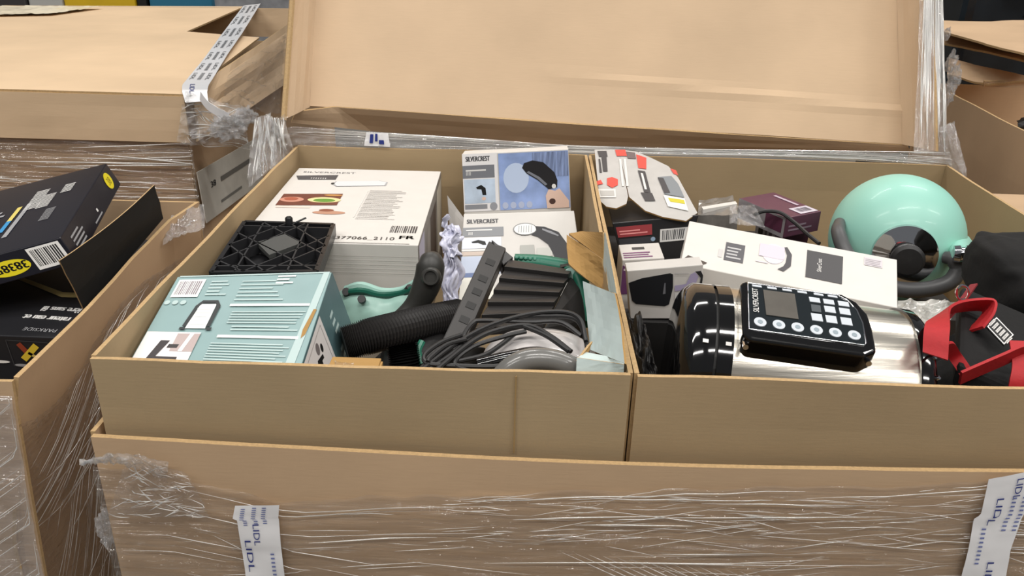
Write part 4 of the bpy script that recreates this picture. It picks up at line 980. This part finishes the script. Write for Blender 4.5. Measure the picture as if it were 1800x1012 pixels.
# ================================================================== contents of the wider tray
def red_grey_box():
    t = thing('tool_carton', 'open grey and red tool carton with its printed lid tipped up', 'box', (.64, .60, -.12))
    GR = mat('silver_grey_card', 'b9b6b2', .45, var=.05)
    p0, p1 = at(1042, 262, Y=.775), at(1165, 388, Y=.545); n = nrm(np.cross(V(1, 0, .02), p1-p0)); n = n if n[2] > 0 else -n
    def P(x, y):
        v = at(x, y, Y=0.)-CAM; return CAM+v*(np.dot(p0-CAM, n)/np.dot(v, n))
    left = [P(1045, 263), P(1088, 263), P(1104, 345), P(1101, 358), P(1083, 366), P(1066, 363), P(1054, 352)]
    right = [P(1088, 263), P(1118, 266), P(1146, 278), P(1175, 292), P(1192, 312), P(1226, 374), P(1206, 388), P(1165, 381), P(1134, 370), P(1106, 346)]
    for nm, pl in (('lid_flap', left), ('lid_panel', right)): obj(nm, B().prism(pl, -n*.0025, GR, K_IN), t)
    def pr(name, pts, m, k=0):
        q = [P(*v)+n*(.0012+.0004*k) for v in pts]; b = B().add(q, [tuple(range(len(q)))], m)
        nn = np.cross(q[1]-q[0], q[2]-q[0])
        if np.dot(nn, n) < 0: b.f = [tuple(reversed(f)) for f in b.f]
        obj(name, b, t)
    RED = flat('d8493c'); DK = flat('3d3a3c'); LG = flat('dcd9d4')
    pr('printed_patch', [(1050, 266), (1066, 266), (1068, 276), (1053, 276)], DK); pr('printed_patch', [(1057, 276), (1066, 276), (1068, 302), (1060, 302)], DK)
    pr('printed_patch', [(1052, 280), (1055, 280), (1058, 304), (1054, 304)], DK)
    pr('printed_patch', [(1081, 264), (1099, 264), (1102, 275), (1084, 275)], RED); pr('printed_patch', [(1100, 267), (1116, 269), (1118, 280), (1103, 279)], flat('6a5a5a')); pr('printed_patch', [(1118, 272), (1136, 278), (1136, 298), (1122, 296)], RED)
    pr('printed_patch', [(1067, 314), (1076, 312), (1086, 316), (1086, 326), (1076, 331), (1067, 326)], RED); pr('printed_patch', [(1046, 320), (1056, 317), (1060, 324), (1050, 326)], RED)
    pr('printed_patch', [(1051, 333), (1082, 333), (1083, 348), (1053, 348)], LG); pr('printed_patch', [(1054, 336), (1079, 336), (1080, 345), (1056, 345)], flat('b4b1ac'), 1)
    for x in (1088, 1096): pr('printed_line', [(x, 280), (x+4, 280), (x+9, 328), (x+5, 328)], LG)
    pr('printed_patch', [(1121, 300), (1134, 302), (1144, 340), (1132, 338)], DK); pr('printed_patch', [(1126, 339), (1146, 340), (1152, 354), (1134, 354)], DK); pr('printed_patch', [(1126, 305), (1130, 306), (1137, 334), (1133, 334)], LG, 1)
    pr('window_picture', [(1156, 312), (1180, 310), (1192, 324), (1203, 348), (1168, 342)], flat('7e8387')); pr('window_picture', [(1156, 313), (1166, 314), (1178, 340), (1168, 341)], flat('3f3d40'), 1)
    pr('sticker', [(1166, 344), (1203, 350), (1210, 372), (1174, 364)], flat('e9e6df'), 1); pr('sticker', [(1174, 349), (1202, 353), (1204, 360), (1178, 356)], flat('c9be2c'), 2)
    pr('printed_patch', [(1178, 297), (1188, 300), (1192, 309), (1184, 306)], RED)
    # black lower box
    F = [at(1088, 440, Y=.545), at(1216, 428, Y=.545), at(1228, 378, Y=.56), at(1076, 392, Y=.56)]
    b = B(); D_ = V(0, .10, 0); F2 = [F[0]+(F[0]-F[3])*.9, F[1]+(F[1]-F[2])*.9, F[2], F[3]]; b.add(F2+[q+D_ for q in F2], [(0, 1, 2, 3), (7, 6, 5, 4), (0, 4, 5, 1), (1, 5, 6, 2), (2, 6, 7, 3), (3, 7, 4, 0)], mat('black_box_card', '131214', .35)); obj('body', b, t, bevel=.001)
    class Q(Print):
        def p(self, s, tt, k): return bil(F, np.array(float(s)), np.array(float(tt)))+V(0, -1, .2)*(.0008+.0003*k)
    p = Q(F[0], F[1]-F[0], F[3]-F[0], (0, -1, .2))
    p.rect(.03, .46, .46, .84, flat('8c2b30')); p.lines(.06, .55, .42, .75, 2, flat('d98a88'), 1); p.rect(.03, .18, .45, .40, flat('26262c')); p.ell(.47, .30, .03, .08, flat('7f93a8'), 1); p.barcode(.56, .16, .90, .62, flat('3c3c3e'), flat('c9c7c4'), 1)
    p.build(t)
red_grey_box()

def purple_box():
    F = [at(1096, 492, Y=.40), at(1175, 488, Y=.40), at(1168, 453, Y=.40), at(1094, 457, Y=.40)]
    O = F[3]; t, d = packet('small_box', 'small white and purple box under the black tool carton', 'box', O, F[2]-F[3], V(.0, .06, .0), V(0, 0, -.12), WHITE2)
    p = front_print(d); p.rect(.02, .55, .98, .93, flat('6a3f6a')); p.lines(.05, .86, .9, .98, 2, flat('d9c9d4'), 1); p.build(t)
    p = top_print(d); p.lines(.05, .1, .8, .5, 3, flat('7a4a72'), seed=3); p.rect(.3, .6, .6, .75, PD); p.build(t)
purple_box()

MAR = mat('maroon_card', '5a3044', .4, var=.06)
def maroon_boxes():
    O = at(1382, 383, Z=-.035); R_ = at(1444, 371, Z=-.035); L_ = at(1300, 348, Z=-.035)
    # rotated: near corner O, right edge to R_, left/back edge to L_
    U_ = R_-O; Vv = L_-O
    t, d = packet('small_box', 'maroon box with a pale label, at the back of the tray', 'box', O, U_, Vv, V(0, 0, -.035), MAR)
    p = top_print(d); p.rect(.45, .03, .95, .28, flat('c9c1cc'), 1); p.barcode(.5, .06, .9, .25, flat('77707c'), None, 2); p.rect(.78, .35, .86, .85, flat('b9a6b4'), 1); p.build(t)
    p = front_print(d); p.lines(.1, .3, .8, .7, 2, flat('8a7482'), 1); p.build(t)
    n2 = nrm(np.cross(Vv, V(0, 0, 1))); n2 = n2 if n2[1] < 0 else -n2
    p = Print(O+V(0, 0, -.035), Vv, V(0, 0, .035), n2); p.rect(.0, .0, 1, 1, flat('8f8a8c')); p.rect(.05, .2, .4, .9, MAR, 1); p.build(t)
    O = at(1365, 402, Z=-.070); t, d = packet('small_box', 'maroon and white box with black oval print beside the black cord', 'box', O, at(1425, 396, Z=-.07)-O, at(1332, 378, Z=-.07)-O, V(0, 0, -.06), MAR)
    n2 = nrm(np.cross(d['V'], V(0, 0, 1))); n2 = n2 if n2[1] < 0 else -n2
    p = Print(O+V(0, 0, -.06), d['V'], V(0, 0, .06), n2); p.rect(.0, .0, 1, 1, flat('b9b4b4')); p.ell(.72, .62, .12, .22, INK, 1); p.rect(.15, .2, .3, .8, flat('5a4652'), 1); p.rect(.4, .2, .5, .85, flat('6a6266'), 1); p.build(t)
    t = thing('power_cable', 'thin black cord arching over the maroon boxes', 'cable', at(1420, 420, Y=.50))
    b = B(); b.tube([at(1326, 377, Y=.60), at(1345, 371, Y=.595), at(1372, 374, Y=.585), at(1398, 392, Y=.56), at(1418, 410, Y=.53), at(1440, 428, Y=.50)], .0032, BLKC, 8, n=40); obj('cord', b, t, smooth=True)
    t = thing('blister_pack', 'grey clear-plastic blister pack with a white edge, near the back', 'blister pack', (.78, .66, -.10))
    c = [at(1226, 392, Z=-.065), at(1296, 391, Z=-.06), at(1286, 358, Z=-.06), at(1226, 366, Z=-.06)]
    b = sheet(B(), lambda s, tt: bil(c, s, tt), 10, 8, .03, mat('grey_blister', '77736e', .2, var=.25, scale=40, coat=.5), None, .004, 4., 4); obj('card', b, t)
    b = B(); b.hexa(at(1236, 368, Z=-.042), at(1296, 358, Z=-.042)-at(1236, 368, Z=-.042), V(0, .014, 0), V(0, 0, -.01), WHITE); obj('white_edge', b, t)
    obj('clear_cover', wrapped(B(), lambda s, tt: bil([at(1282, 396, Y=.590), at(1345, 400, Y=.575), at(1328, 360, Y=.605), at(1284, 362, Y=.640)], s, tt), 24, 24, FILM_C, .005, 3., 4., 41, .5), t, smooth='all')
maroon_boxes()

def white_long_box():
    BL, BR, FR_, FL_ = at(1212, 388, Z=.0), at(1577, 456, Z=.0), at(1578, 541, Z=-.028), at(1196, 463, Z=-.028)
    Wd = V(-.006, .006, -.055)
    t = thing('product_box', 'long white carton with a dark grey square and purple product photo', 'box', FL_+Wd)
    P = [FL_, FR_, BR, BL]; b = B(); b.add(P+[q+Wd for q in P], [(0, 1, 2, 3), (7, 6, 5, 4), (0, 4, 5, 1), (1, 5, 6, 2), (2, 6, 7, 3), (3, 7, 4, 0)], WHITE); obj('carton', b, t, bevel=.001)
    n = nrm(np.cross(FR_-FL_, BL-FL_))
    class Q(Print):
        def p(self, s, tt, k): return bil(P, np.array(float(s)), np.array(float(tt)))+n*(.0008+.00025*k)
    p = Q(FL_, FR_-FL_, BL-FL_, n); G = flat('454446')
    p.rect(.595, .24, .76, .83, flat('434244')); p.text('SilverCrest', .665, .40, .006, PW, 1, ang=math.pi/2, wide=.8)
    p.rect(.205, .26, .30, .66, flat('57565a')); p.lines(.215, .32, .29, .60, 4, flat('b9b8b8'), 1); p.lines(.175, .30, .195, .7, 1, flat('c9c6c4'))
    p.ell(.44, .60, .055, .22, flat('e0d8e0')); p.rect(.37, .50, .49, .78, flat('d6cad4'), 1); b = p.new('product_picture')
    p.poly([(.465, .28), (.495, .26), (.525, .40), (.525, .65), (.50, .80), (.487, .78), (.503, .62), (.50, .45), (.49, .36)], flat('4a484c'), 2, b)
    p.lines(.36, .36, .42, .42, 1, flat('d5cdd2'), 1); p.rect(.855, .74, .935, .92, flat('cfc8cc')); p.lines(.86, .76, .93, .9, 4, flat('aaa3a8'), 1, rag=.1)
    p.poly([(-.0, .05), (.03, .20), (.13, .12), (.11, .06)], flat('4a3f38'), 1, name='hand_hole'); p.build(t)
white_long_box()

def grey_photo_box():
    F = [at(1108, 560, Y=.298), at(1236, 560, Y=.298), at(1236, 465, Y=.298), at(1102, 476, Y=.298)]
    t = thing('product_box', 'light grey carton with a black product photo, behind the cooker', 'box', (.6, .31, F[0][2]))
    D_ = V(.0, .028, .0); b = B(); b.add(F+[q+D_ for q in F], [(0, 1, 2, 3), (7, 6, 5, 4), (0, 4, 5, 1), (1, 5, 6, 2), (2, 6, 7, 3), (3, 7, 4, 0)], WHITE2); obj('carton', b, t, bevel=.001)
    class Q(Print):
        def p(self, s, tt, k): return at(s, tt, Y=.298-.0008-.0003*k)
    p = Q(F[0], F[1]-F[0], F[3]-F[0], (0, -1, 0)); 
    bl = flat('17181c')
    p.poly([(1105, 497), (1128, 489), (1178, 480), (1183, 482), (1183, 505), (1176, 535), (1168, 538), (1118, 534), (1111, 528)], bl); p.poly([(1168, 497), (1170, 497), (1170, 516), (1165, 517)], flat('6b6b70'), 1)
    p.poly([(1186, 502), (1206, 499), (1214, 482), (1222, 478), (1228, 486), (1222, 500), (1210, 508), (1186, 512)], flat('a096b4')); p.poly([(1222, 477), (1232, 476), (1236, 484), (1234, 500), (1229, 503), (1232, 488)], bl, 1)
    p.lines(1186, 480, 1212, 484, 1, flat('b5b2b0')); p.rect(1186, 514, 1206, 532, flat('c9c6c4'), 0)
    p.build(t)
    # second carton the long white box rests on
    t, d = packet('product_box', 'plain grey carton under the long white box', 'box', V(.68, .24, -.095), V(.20, 0, 0), V(.03, .20, 0), V(0, 0, -.125), WHITE2)
grey_photo_box()

def cooker():
    A0 = V(.602, .14, -.065); ax = nrm(V(.285, -.030, -.020)); R_ = .098
    t = thing('multi_cooker', 'black and stainless steel multi-cooker lying on its side, keypad up', 'cooker', (.74, .11, DEPTH+.004))
    obj('base', B().lathe(A0, ax, [(0, .0), (0, .082), (.004, .090), (.013, R_), (.034, R_+.001)], BLKG, 72), t, smooth=True)
    obj('base_ring', B().lathe(A0, ax, [(.037, R_-.004), (.0375, R_+.001), (.053, R_+.002), (.0535, R_-.004)], BLKG, 72), t, smooth=True)
    obj('seam', B().lathe(A0, ax, [(.033, R_-.003), (.038, R_-.003)], INK, 48), t)
    obj('steel_body', B().lathe(A0, ax, [(.053, R_-.002), (.0535, R_), (.245, R_), (.2455, R_-.003)], STEEL, 96), t, smooth=True)
    lidp = [(.244, R_-.003), (.2445, R_+.003), (.255, R_+.003), (.262, R_-.002), (.267, R_-.012), (.271, R_-.030), (.272, .0)]
    ld = obj('lid', B().lathe(A0, ax, lidp, BLKG, 72), t, smooth=True)
    # indicator marks on the base
    tdir = lambda a: nrm(V(0, -math.cos(a), math.sin(a)))
    def spot(x, a, r=R_+.0022): return A0+ax*x+tdir(a)*r
    for x, a, w, h in ((.021, .80, .006, .004), (.045, .80, .006, .004), (.046, .20, .004, .004), (.046, .12, .003, .003)):
        q = spot(x, a); nn = tdir(a); tv = nrm(np.cross(nn, ax)); obj('indicator_mark', B().hexa(q-ax*w/2-tv*h/2, ax*w, tv*h, nn*.0006, PW), t)
    # keypad: tilted console on the upper front
    a = 1.2; nn = tdir(a); v = nrm(np.cross(ax, nn)); v = v if v[2] > 0 else -v
    C0 = A0+ax*.126+nn*(R_+.010)
    w, h = .124, .068
    def L(s, q, d=0.): return C0+ax*((s-.5)*w)+v*((q-.5)*h)+nn*d
    out = [(-.03, -.10), (.02, -.20), (.95, -.20), (1.06, -.08), (1.06, .40), (1.04, .70), (.97, .92), (.85, 1.06), (.02, 1.06), (-.03, 1.0)]
    pts = [L(s, q, .006) for s, q in out]
    cons = obj('console', B().prism(pts, -nn*.045, BLKG), t, bevel=.005, seg=3)
    face = [(.02, .0), (.96, .0), (.98, .05), (.98, .45), (.95, .72), (.88, .92), (.80, 1.), (.03, 1.)]
    GL = mat('keypad_glass', '1b2124', .06, coat=.8)
    b = B().add([L(s, q, .0064) for s, q in face], [tuple(range(len(face)))], GL)
    if np.dot(np.cross(L(1, 0)-L(0, 0), L(0, 1)-L(0, 0)), nn) < 0: b.f = [tuple(reversed(f)) for f in b.f]
    obj('keypad_glass', b, cons)
    b = B(); b.tube([L(s, q, .0066) for s, q in face], .0008, CHROME, 6, closed=True); obj('silver_frame', b, cons, smooth='all')
    def key(pl, m, nm):
        b = B().prism([L(s, q, .0075) for s, q in pl], -nn*.001, m); obj(nm, b, cons)
    KEY = mat('pale_key', 'c6ccd2', .35)
    cols = [(.56, .62), (.68, .745), (.80, .865)]
    for ci, x in enumerate((.555, .675, .80)):
        for q, hh in ((.36, .15), (.58, .13), (.76, .10)):
            if ci == 0 and q == .58: continue
            key([(x, q), (x+.09, q), (x+.085, q+hh), (x-.005, q+hh)], KEY, 'square_key')
    for x in (.07, .20, .33, .46, .60, .72): key([(x, .925), (x+.08, .925), (x+.075, .965), (x-.005, .965)], KEY, 'top_key')
    key([(.56, .55), (.64, .55), (.64, .70), (.56, .70)], mat('dim_key', '4a5054', .3), 'square_key')
    for i in range(6):
        c = (.115+.155*i, .17); key([(c[0]+.052*math.cos(k*.3142), c[1]+.092*math.sin(k*.3142)) for k in range(20)], KEY, 'round_key')
        key([(c[0]+.02*math.cos(k*.785), c[1]+.035*math.sin(k*.785)+.0) for k in range(8)], mat('key_icon', '8d98a0', .4), 'key_icon') if False else None
        q = L(c[0], c[1], .0078); obj('key_icon', B().lathe(q-nn*.0004, nn, [(0, .0028), (.0004, .0028), (.0004, .0)], mat('key_icon', '8d9aa2', .4), 10), cons)
    for i, q in enumerate((.44, .66, .41)):
        pass
    key([(.17, .34), (.44, .34), (.43, .88), (.16, .88)], mat('grey_display', '5f5b55', .15, coat=.6, var=.1), 'display')
    vv, ff = text_mesh('SILVERCREST'); wd = vv[:, 0].max()
    P = [L(.085-(b_-.5)*.05, .36+a_/wd*.52, .0078) for a_, b_ in vv]; b = B().add(P, ff, PW); obj('lettering', b, cons)
    for q in ((.0, -.12), (1.0, -.1)):
        obj('screw', B().lathe(L(q[0], q[1], -.006), nn*.4-v, [(0, .003), (.011, .003), (.011, .0)], CHROME, 10), cons)
    for k in range(5):
        a2 = .1+.22*k; obj('lid_rivet', B().lathe(A0+ax*.258+tdir(a2)*(R_-.001), tdir(a2)+ax*.5, [(0, .0026), (.004, .002), (.004, 0)], CHROME, 10), ld)
cooker()

def kettle():
    C0 = V(1.026, .56, -.056); R_ = .102
    t = thing('kettle', 'mint green round kettle tipped over, chrome lid and dark grey handle', 'kettle', (1.02, .555, DEPTH+.03))
    d = nrm(at(1592, 452, Y=.46)-C0)              # lid axis
    ref = V(1, 0, 0); u = nrm(ref-d*np.dot(ref, d)); w = np.cross(d, u); w = w if w[2] > 0 else -w
    prof = [(-R_*.98, .0), (-R_*.98, .05)]+[(R_*math.sin(a), R_*math.cos(a)) for a in np.linspace(-1.0, 1.12, 30)]
    obj('body', B().lathe(C0, d, prof, MINT, 64), t, smooth=True)
    r0 = R_*math.cos(1.12); z0 = R_*math.sin(1.12)
    ld = obj('lid', B().lathe(C0, d, [(z0-.002, r0+.003), (z0+.004, r0+.002), (z0+.006, r0-.006), (z0+.008, .028), (z0+.010, .022), (z0+.010, 0)], CHROME, 48), t, smooth=True)
    obj('knob', B().lathe(C0+d*(z0+.009), d, [(0, .012), (.008, .012), (.012, .024), (.020, .0245), (.025, .020), (.026, .0)], BLK, 32), ld, smooth=True)
    Q = lambda a, r, e: C0+u*r*math.cos(a)+w*r*math.sin(a)+d*e
    hp = [at(1660, 452, Y=.462), at(1676, 456, Y=.452), at(1684, 474, Y=.446), at(1668, 496, Y=.440), at(1630, 508, Y=.436), at(1580, 508, Y=.436), at(1530, 490, Y=.444), at(1492, 452, Y=.460), at(1474, 410, Y=.500), at(1476, 392, Y=.545)]
    obj('handle', B().tube(hp, [.009, .0115, .012, .012, .012, .012, .0115, .011, .009], mat('kettle_grip', '4a4a4b', .45), 18, n=60), t, smooth=True)
    q = at(1688, 446, Y=.44); obj('spout_cap', B().lathe(q-V(.01, 0, 0), (1, -.3, .1), [(0, .0), (0, .012), (.008, .013), (.010, .010), (.014, .010), (.016, .013), (.024, .013), (.026, .0)], CHROME, 24), t, smooth=True)
    obj('spout', B().tube([C0+V(.085, -.03, .0), q], [.022, .012], MINT, 20, n=8), t, smooth=True)
kettle()

def harness():
    t = thing('harness_bag', 'black padded bag with red webbing straps and a woven label', 'bag', (1.02, .2, DEPTH+.004))
    FAB = mat('black_fabric', '0a0909', .9, var=.2, scale=120, bump=.3); RED = mat('red_webbing', 'ae1a20', .65, var=.06, scale=200, bump=.15)
    b = B(); crumple(b, (1.045, .165, -.115), (.128, .135, .100), FAB, .25, 1.5, 21, 60, 40, False, .8); obj('body', b, t, smooth=True)
    b = B(); crumple(b, at(1786, 484, Y=.30)+V(.012, 0, -.004), (.064, .085, .052), FAB, .14, 1.3, 23, 60, 40, False, .7); obj('padding', b, t, smooth=True)
    b = B(); b.hexa(at(1690, 500, Y=.22), at(1830, 560, Y=.20)-at(1690, 500, Y=.22), at(1684, 640, Y=.06)-at(1690, 500, Y=.22), V(0, 0, -.03), FAB); obj('flap', b, t, bevel=.006)
    def strap(pts, sides, w):
        b = B(); b.ribbon([at(x, y, Y=Y) for x, y, Y in pts], np.array(sides, float) if np.ndim(sides) == 2 else sides, w, .003, RED, n=40); obj('strap', b, t, smooth=True)
    strap([(1644, 626, .028), (1647, 580, .050), (1655, 551, .100), (1690, 538, .15), (1736, 536, .155), (1734, 555, .14), (1712, 580, .125)], [(.6, -.5, 0), (.6, -.5, .1), (.3, -.4, .7), (.0, -.5, .8), (.05, -.5, .8), (.2, -.5, .6), (.3, -.5, .5)], .024)
    strap([(1643, 616, .034), (1664, 607, .056), (1678, 625, .072), (1694, 648, .062), (1702, 664, .055)], (.75, -.1, .65), .013)
    strap([(1688, 664, .045), (1720, 650, .05), (1762, 632, .055), (1795, 618, .06), (1830, 612, .065)], (-.25, -.35, .8), .021)
    strap([(1795, 600, .075), (1800, 640, .052), (1796, 668, .04), (1790, 700, .035)], (.8, -.2, .1), .022)
    b = B(); b.tube([at(1692+11*math.cos(a), 514+13*math.sin(a), Y=.155) for a in np.linspace(0, 2*math.pi, 16, endpoint=False)], .0014, CHROME, 6, closed=True); obj('metal_ring', b, t, smooth=True)
    b = B(); b.ribbon([at(1650, 575, Y=.13), at(1690, 530, Y=.17), at(1712, 500, Y=.2)], (.6, -.3, .3), .008, .002, mat('dark_red_webbing', '7a1820', .7), n=10); obj('strap', b, t)
    # woven label
    Y0 = .118
    c = [at(1732, 580, Y=Y0+.004), at(1763, 613, Y=Y0-.022), at(1780, 597, Y=Y0-.012), at(1750, 562, Y=Y0+.014)]
    U_, Vv = c[1]-c[0], c[3]-c[0]; n = nrm(np.cross(U_, Vv)); n = n if n[1] < 0 else -n
    lb = obj('woven_label', B().hexa(c[0]+n*.006, U_, Vv, -n*.002, INK), t)
    p = Print(c[0]+n*.006, U_, Vv, n, .0004); p.frame(.02, .04, .98, .96, .0012, PW); p.text('IIIIII', .5, .5, .0105, PW, center=True, wide=1.5, bold=True)
    for name, bb, st in p.items:
        if p.flip: bb.f = [tuple(reversed(f)) for f in bb.f]
        obj(name, bb, lb)
harness()

def loose_bits():
    t = thing('plastic_bag', 'clear plastic bag crumpled between the kettle and the red straps', 'plastic bag', at(1625, 560, Y=.33))
    c = [at(1575, 585, Y=.26), at(1650, 595, Y=.24), at(1690, 534, Y=.36), at(1578, 530, Y=.36)]
    obj('sheet', wrapped(B(), lambda s, tt: bil(c, s, tt), 40, 40, mat('greyish_clear_plastic', 'b8b6b0', .2, var=.2, scale=30, coat=.4), .006, 3., 4., 140, .4), t, smooth=True)
    t = thing('bin_bag', 'crumpled black plastic sack beside the cooker and divider', 'plastic bag', (.575, .12, DEPTH+.004))
    b = B(); crumple(b, (.5690, .155, -.125), (.0185, .122, .096), mat('black_sack', '0c0b0b', .5), .16, 3.2, 31, 60, 44, False, .75); obj('sack', b, t)
    # packing under the louvred tool and kettle, dark card trays that carry the pile
    t = thing('product_box', 'dark grey carton under the kettle and straps', 'box', (1.02, .5, DEPTH+.003))
    obj('carton', B().hexa((.93, .47, DEPTH+.003), (.2, 0, 0), (0, .18, 0), (0, 0, .066), mat('dark_card', '3a3838', .6)), t, bevel=.001)
    t = thing('product_box', 'dark flat carton under the tool carton and maroon boxes', 'box', (.7, .6, DEPTH+.003))
    obj('carton', B().hexa((.56, .47, DEPTH+.003), (.34, 0, 0), (0, .30, 0), (0, 0, .093), mat('dark_card', '3a3838', .6)), t, bevel=.001)
loose_bits()
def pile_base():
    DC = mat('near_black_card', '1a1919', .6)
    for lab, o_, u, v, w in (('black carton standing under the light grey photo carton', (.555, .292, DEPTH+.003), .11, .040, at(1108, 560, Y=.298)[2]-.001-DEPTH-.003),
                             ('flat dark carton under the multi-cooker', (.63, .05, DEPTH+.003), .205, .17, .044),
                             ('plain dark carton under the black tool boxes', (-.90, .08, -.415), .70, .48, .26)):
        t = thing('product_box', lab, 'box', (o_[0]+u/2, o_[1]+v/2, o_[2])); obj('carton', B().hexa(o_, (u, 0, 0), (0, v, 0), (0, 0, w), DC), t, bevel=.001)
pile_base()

# ================================================================== far neighbours
def right_back():
    t = thing('open_carton', 'dull brown carton with bent flaps on the pallet to the right', 'carton', (1.95, 1.45, -RIM))
    x0, y0, y1 = 1.50, .98, 1.62
    m = K_LOW
    def sl(s, tt): 
        P = bil([(x0+.03, y0, -RIM), (x0+.03, y1, -RIM), (x0+.015, y1, .005), (x0, y0, .0)], s, tt); return P
    obj('side_wall', sheet(B(), sl, 20, 10, .005, m, K_EDGE, .012, 3., 150), t)
    obj('front_wall', board([(x0+.03, y0, -RIM), (2.5, y0, -RIM), (2.5, y0, 0), (x0, y0, 0)], m, seed=151), t)
    obj('back_wall', board([(x0+.03, y1, -RIM), (2.5, y1, -RIM), (2.5, y1, .0), (x0, y1, .0)], m, seed=152), t)
    obj('bottom', board([(x0+.03, y0, -.25), (2.5, y0, -.25), (2.5, y1, -.25), (x0+.03, y1, -.25)], m, amp=0, seed=153), t)
    q = lambda px, py, Z: at(px, py, Z=Z)
    obj('flap', board([q(1655, 57, .13), q(1835, 104, .13), q(1900, 34, .135), q(1650, 39, .135)], K_LOW, nu=14, nv=6, amp=.006, seed=154), t)
    obj('flap', board([q(1655, 76, .10), q(1835, 116, .10), q(1850, 92, .105), q(1655, 58, .115)], K_LOW, nu=14, nv=6, amp=.004, seed=155), t)
    obj('flap', board([q(1665, 132, .04), q(1735, 150, .035), q(1830, 140, .05), q(1668, 104, .07)], K_LOW, nu=10, nv=6, amp=.005, seed=156), t)
    obj('flap', board([q(1728, 152, .03), q(1840, 153, .03), q(1840, 143, .045), q(1730, 142, .045)], K_LOW, nu=8, nv=4, amp=.004, seed=157), t)
    b = B(); crumple(b, q(1830, 225, -.04), (.05, .06, .03), BLK, .6, 2., 41, 24, 16); o_ = thing('bin_bag', 'black sack showing in the dull carton with bent flaps', 'plastic bag', q(1830, 232, -.06)); obj('sack', b, o_)
    # carton under / before it
    t = thing('pallet_carton', 'low brown carton beside the wider tray', 'carton', (1.65, .45, -RIM))
    x0 = 1.34
    obj('side_wall', board([(x0, .30, -RIM), (x0, .95, -RIM), (x0, .95, -.10), (x0, .30, -.10)], K_LOW, seed=160), t)
    obj('front_wall', board([(x0, .30, -RIM), (2.2, .30, -RIM), (2.2, .30, -.10), (x0, .30, -.10)], K_LOW, seed=161), t)
    obj('top', board([(x0, .30, -.098), (2.2, .30, -.098), (2.2, .95, -.098), (x0, .95, -.098)], K_LOW, seed=162), t)
    # black wrapped goods behind
    t = thing('wrapped_goods', 'black film-wrapped goods standing behind the bent carton flaps', 'goods', (2.4, 2.6, -RIM))
    BF = mat('black_film', '14181c', .25, var=.4, scale=12, coat=.4, bump=.3)
    b = B(); b.box((2.55, 2.65, -.42), (1.3, .7, 1.36), BF); obj('stack', b, t, bevel=.03)
    b = B(); crumple(b, (2.3, 2.5, .22), (.35, .3, .16), BF, .6, 2., 51, 40, 24); obj('loose_film', b, t)
right_back()

def top_left():
    def stack(name, label, px0, px1, Y, m, cat, extra=None, h=.45):
        a, e = at(px0, 6, Y=Y), at(px1, 6, Y=Y)
        t = thing(name, label, cat, ((a[0]+e[0])/2, Y+.2, -RIM))
        obj('body', B().hexa((a[0], Y, -RIM), (e[0]-a[0], 0, 0), (0, .4, 0), (0, 0, RIM+h), m), t, bevel=.01)
        return t, a, e
    stack('storage_crate', 'blue plastic crate far behind the torn lid', 262, 372, 3.0, mat('blue_plastic', '2f7390', .4), 'crate')
    stack('carton', 'yellow printed carton far behind the torn lid', 112, 238, 3.0, mat('yellow_card', 'd9b21c', .5, var=.1, scale=6), 'carton')
    stack('carton', 'black carton between the yellow carton and the blue crate', 240, 258, 3.0, mat('black_card', '141413', .55), 'carton')
    stack('carton', 'pale grey carton left of the yellow carton', 50, 110, 3.0, mat('pale_grey_card', 'b9b9b4', .5), 'carton')
    stack('carton', 'dark carton beside the pale grey carton far behind', -30, 46, 3.0, mat('dark_card', '3a3838', .6), 'carton')
    t, a, e = stack('wrapped_goods', 'grey film-wrapped goods beside the blue crate', 376, 520, 2.7, mat('grey_film_goods', '8a8c90', .3, var=.3, scale=20, coat=.3, bump=.3), 'goods', h=.1)
    c = thing('plastic_sheet', 'pale torn plastic sheet lying on the rear edge of the closed lid', 'plastic film', at(60, 18, Z=.09))
    q = [at(-20, 26, Z=.092), at(90, 24, Z=.092), at(180, 12, Z=.092), at(-20, 11, Z=.092)]
    obj('film', wrapped(B(), lambda s, tt: bil(q, s, tt), 40, 20, mat('pale_plastic', 'efe3c8', .3, var=.1, coat=.3), .003, 5., 4., 170, .4), c, smooth=True)
top_left()
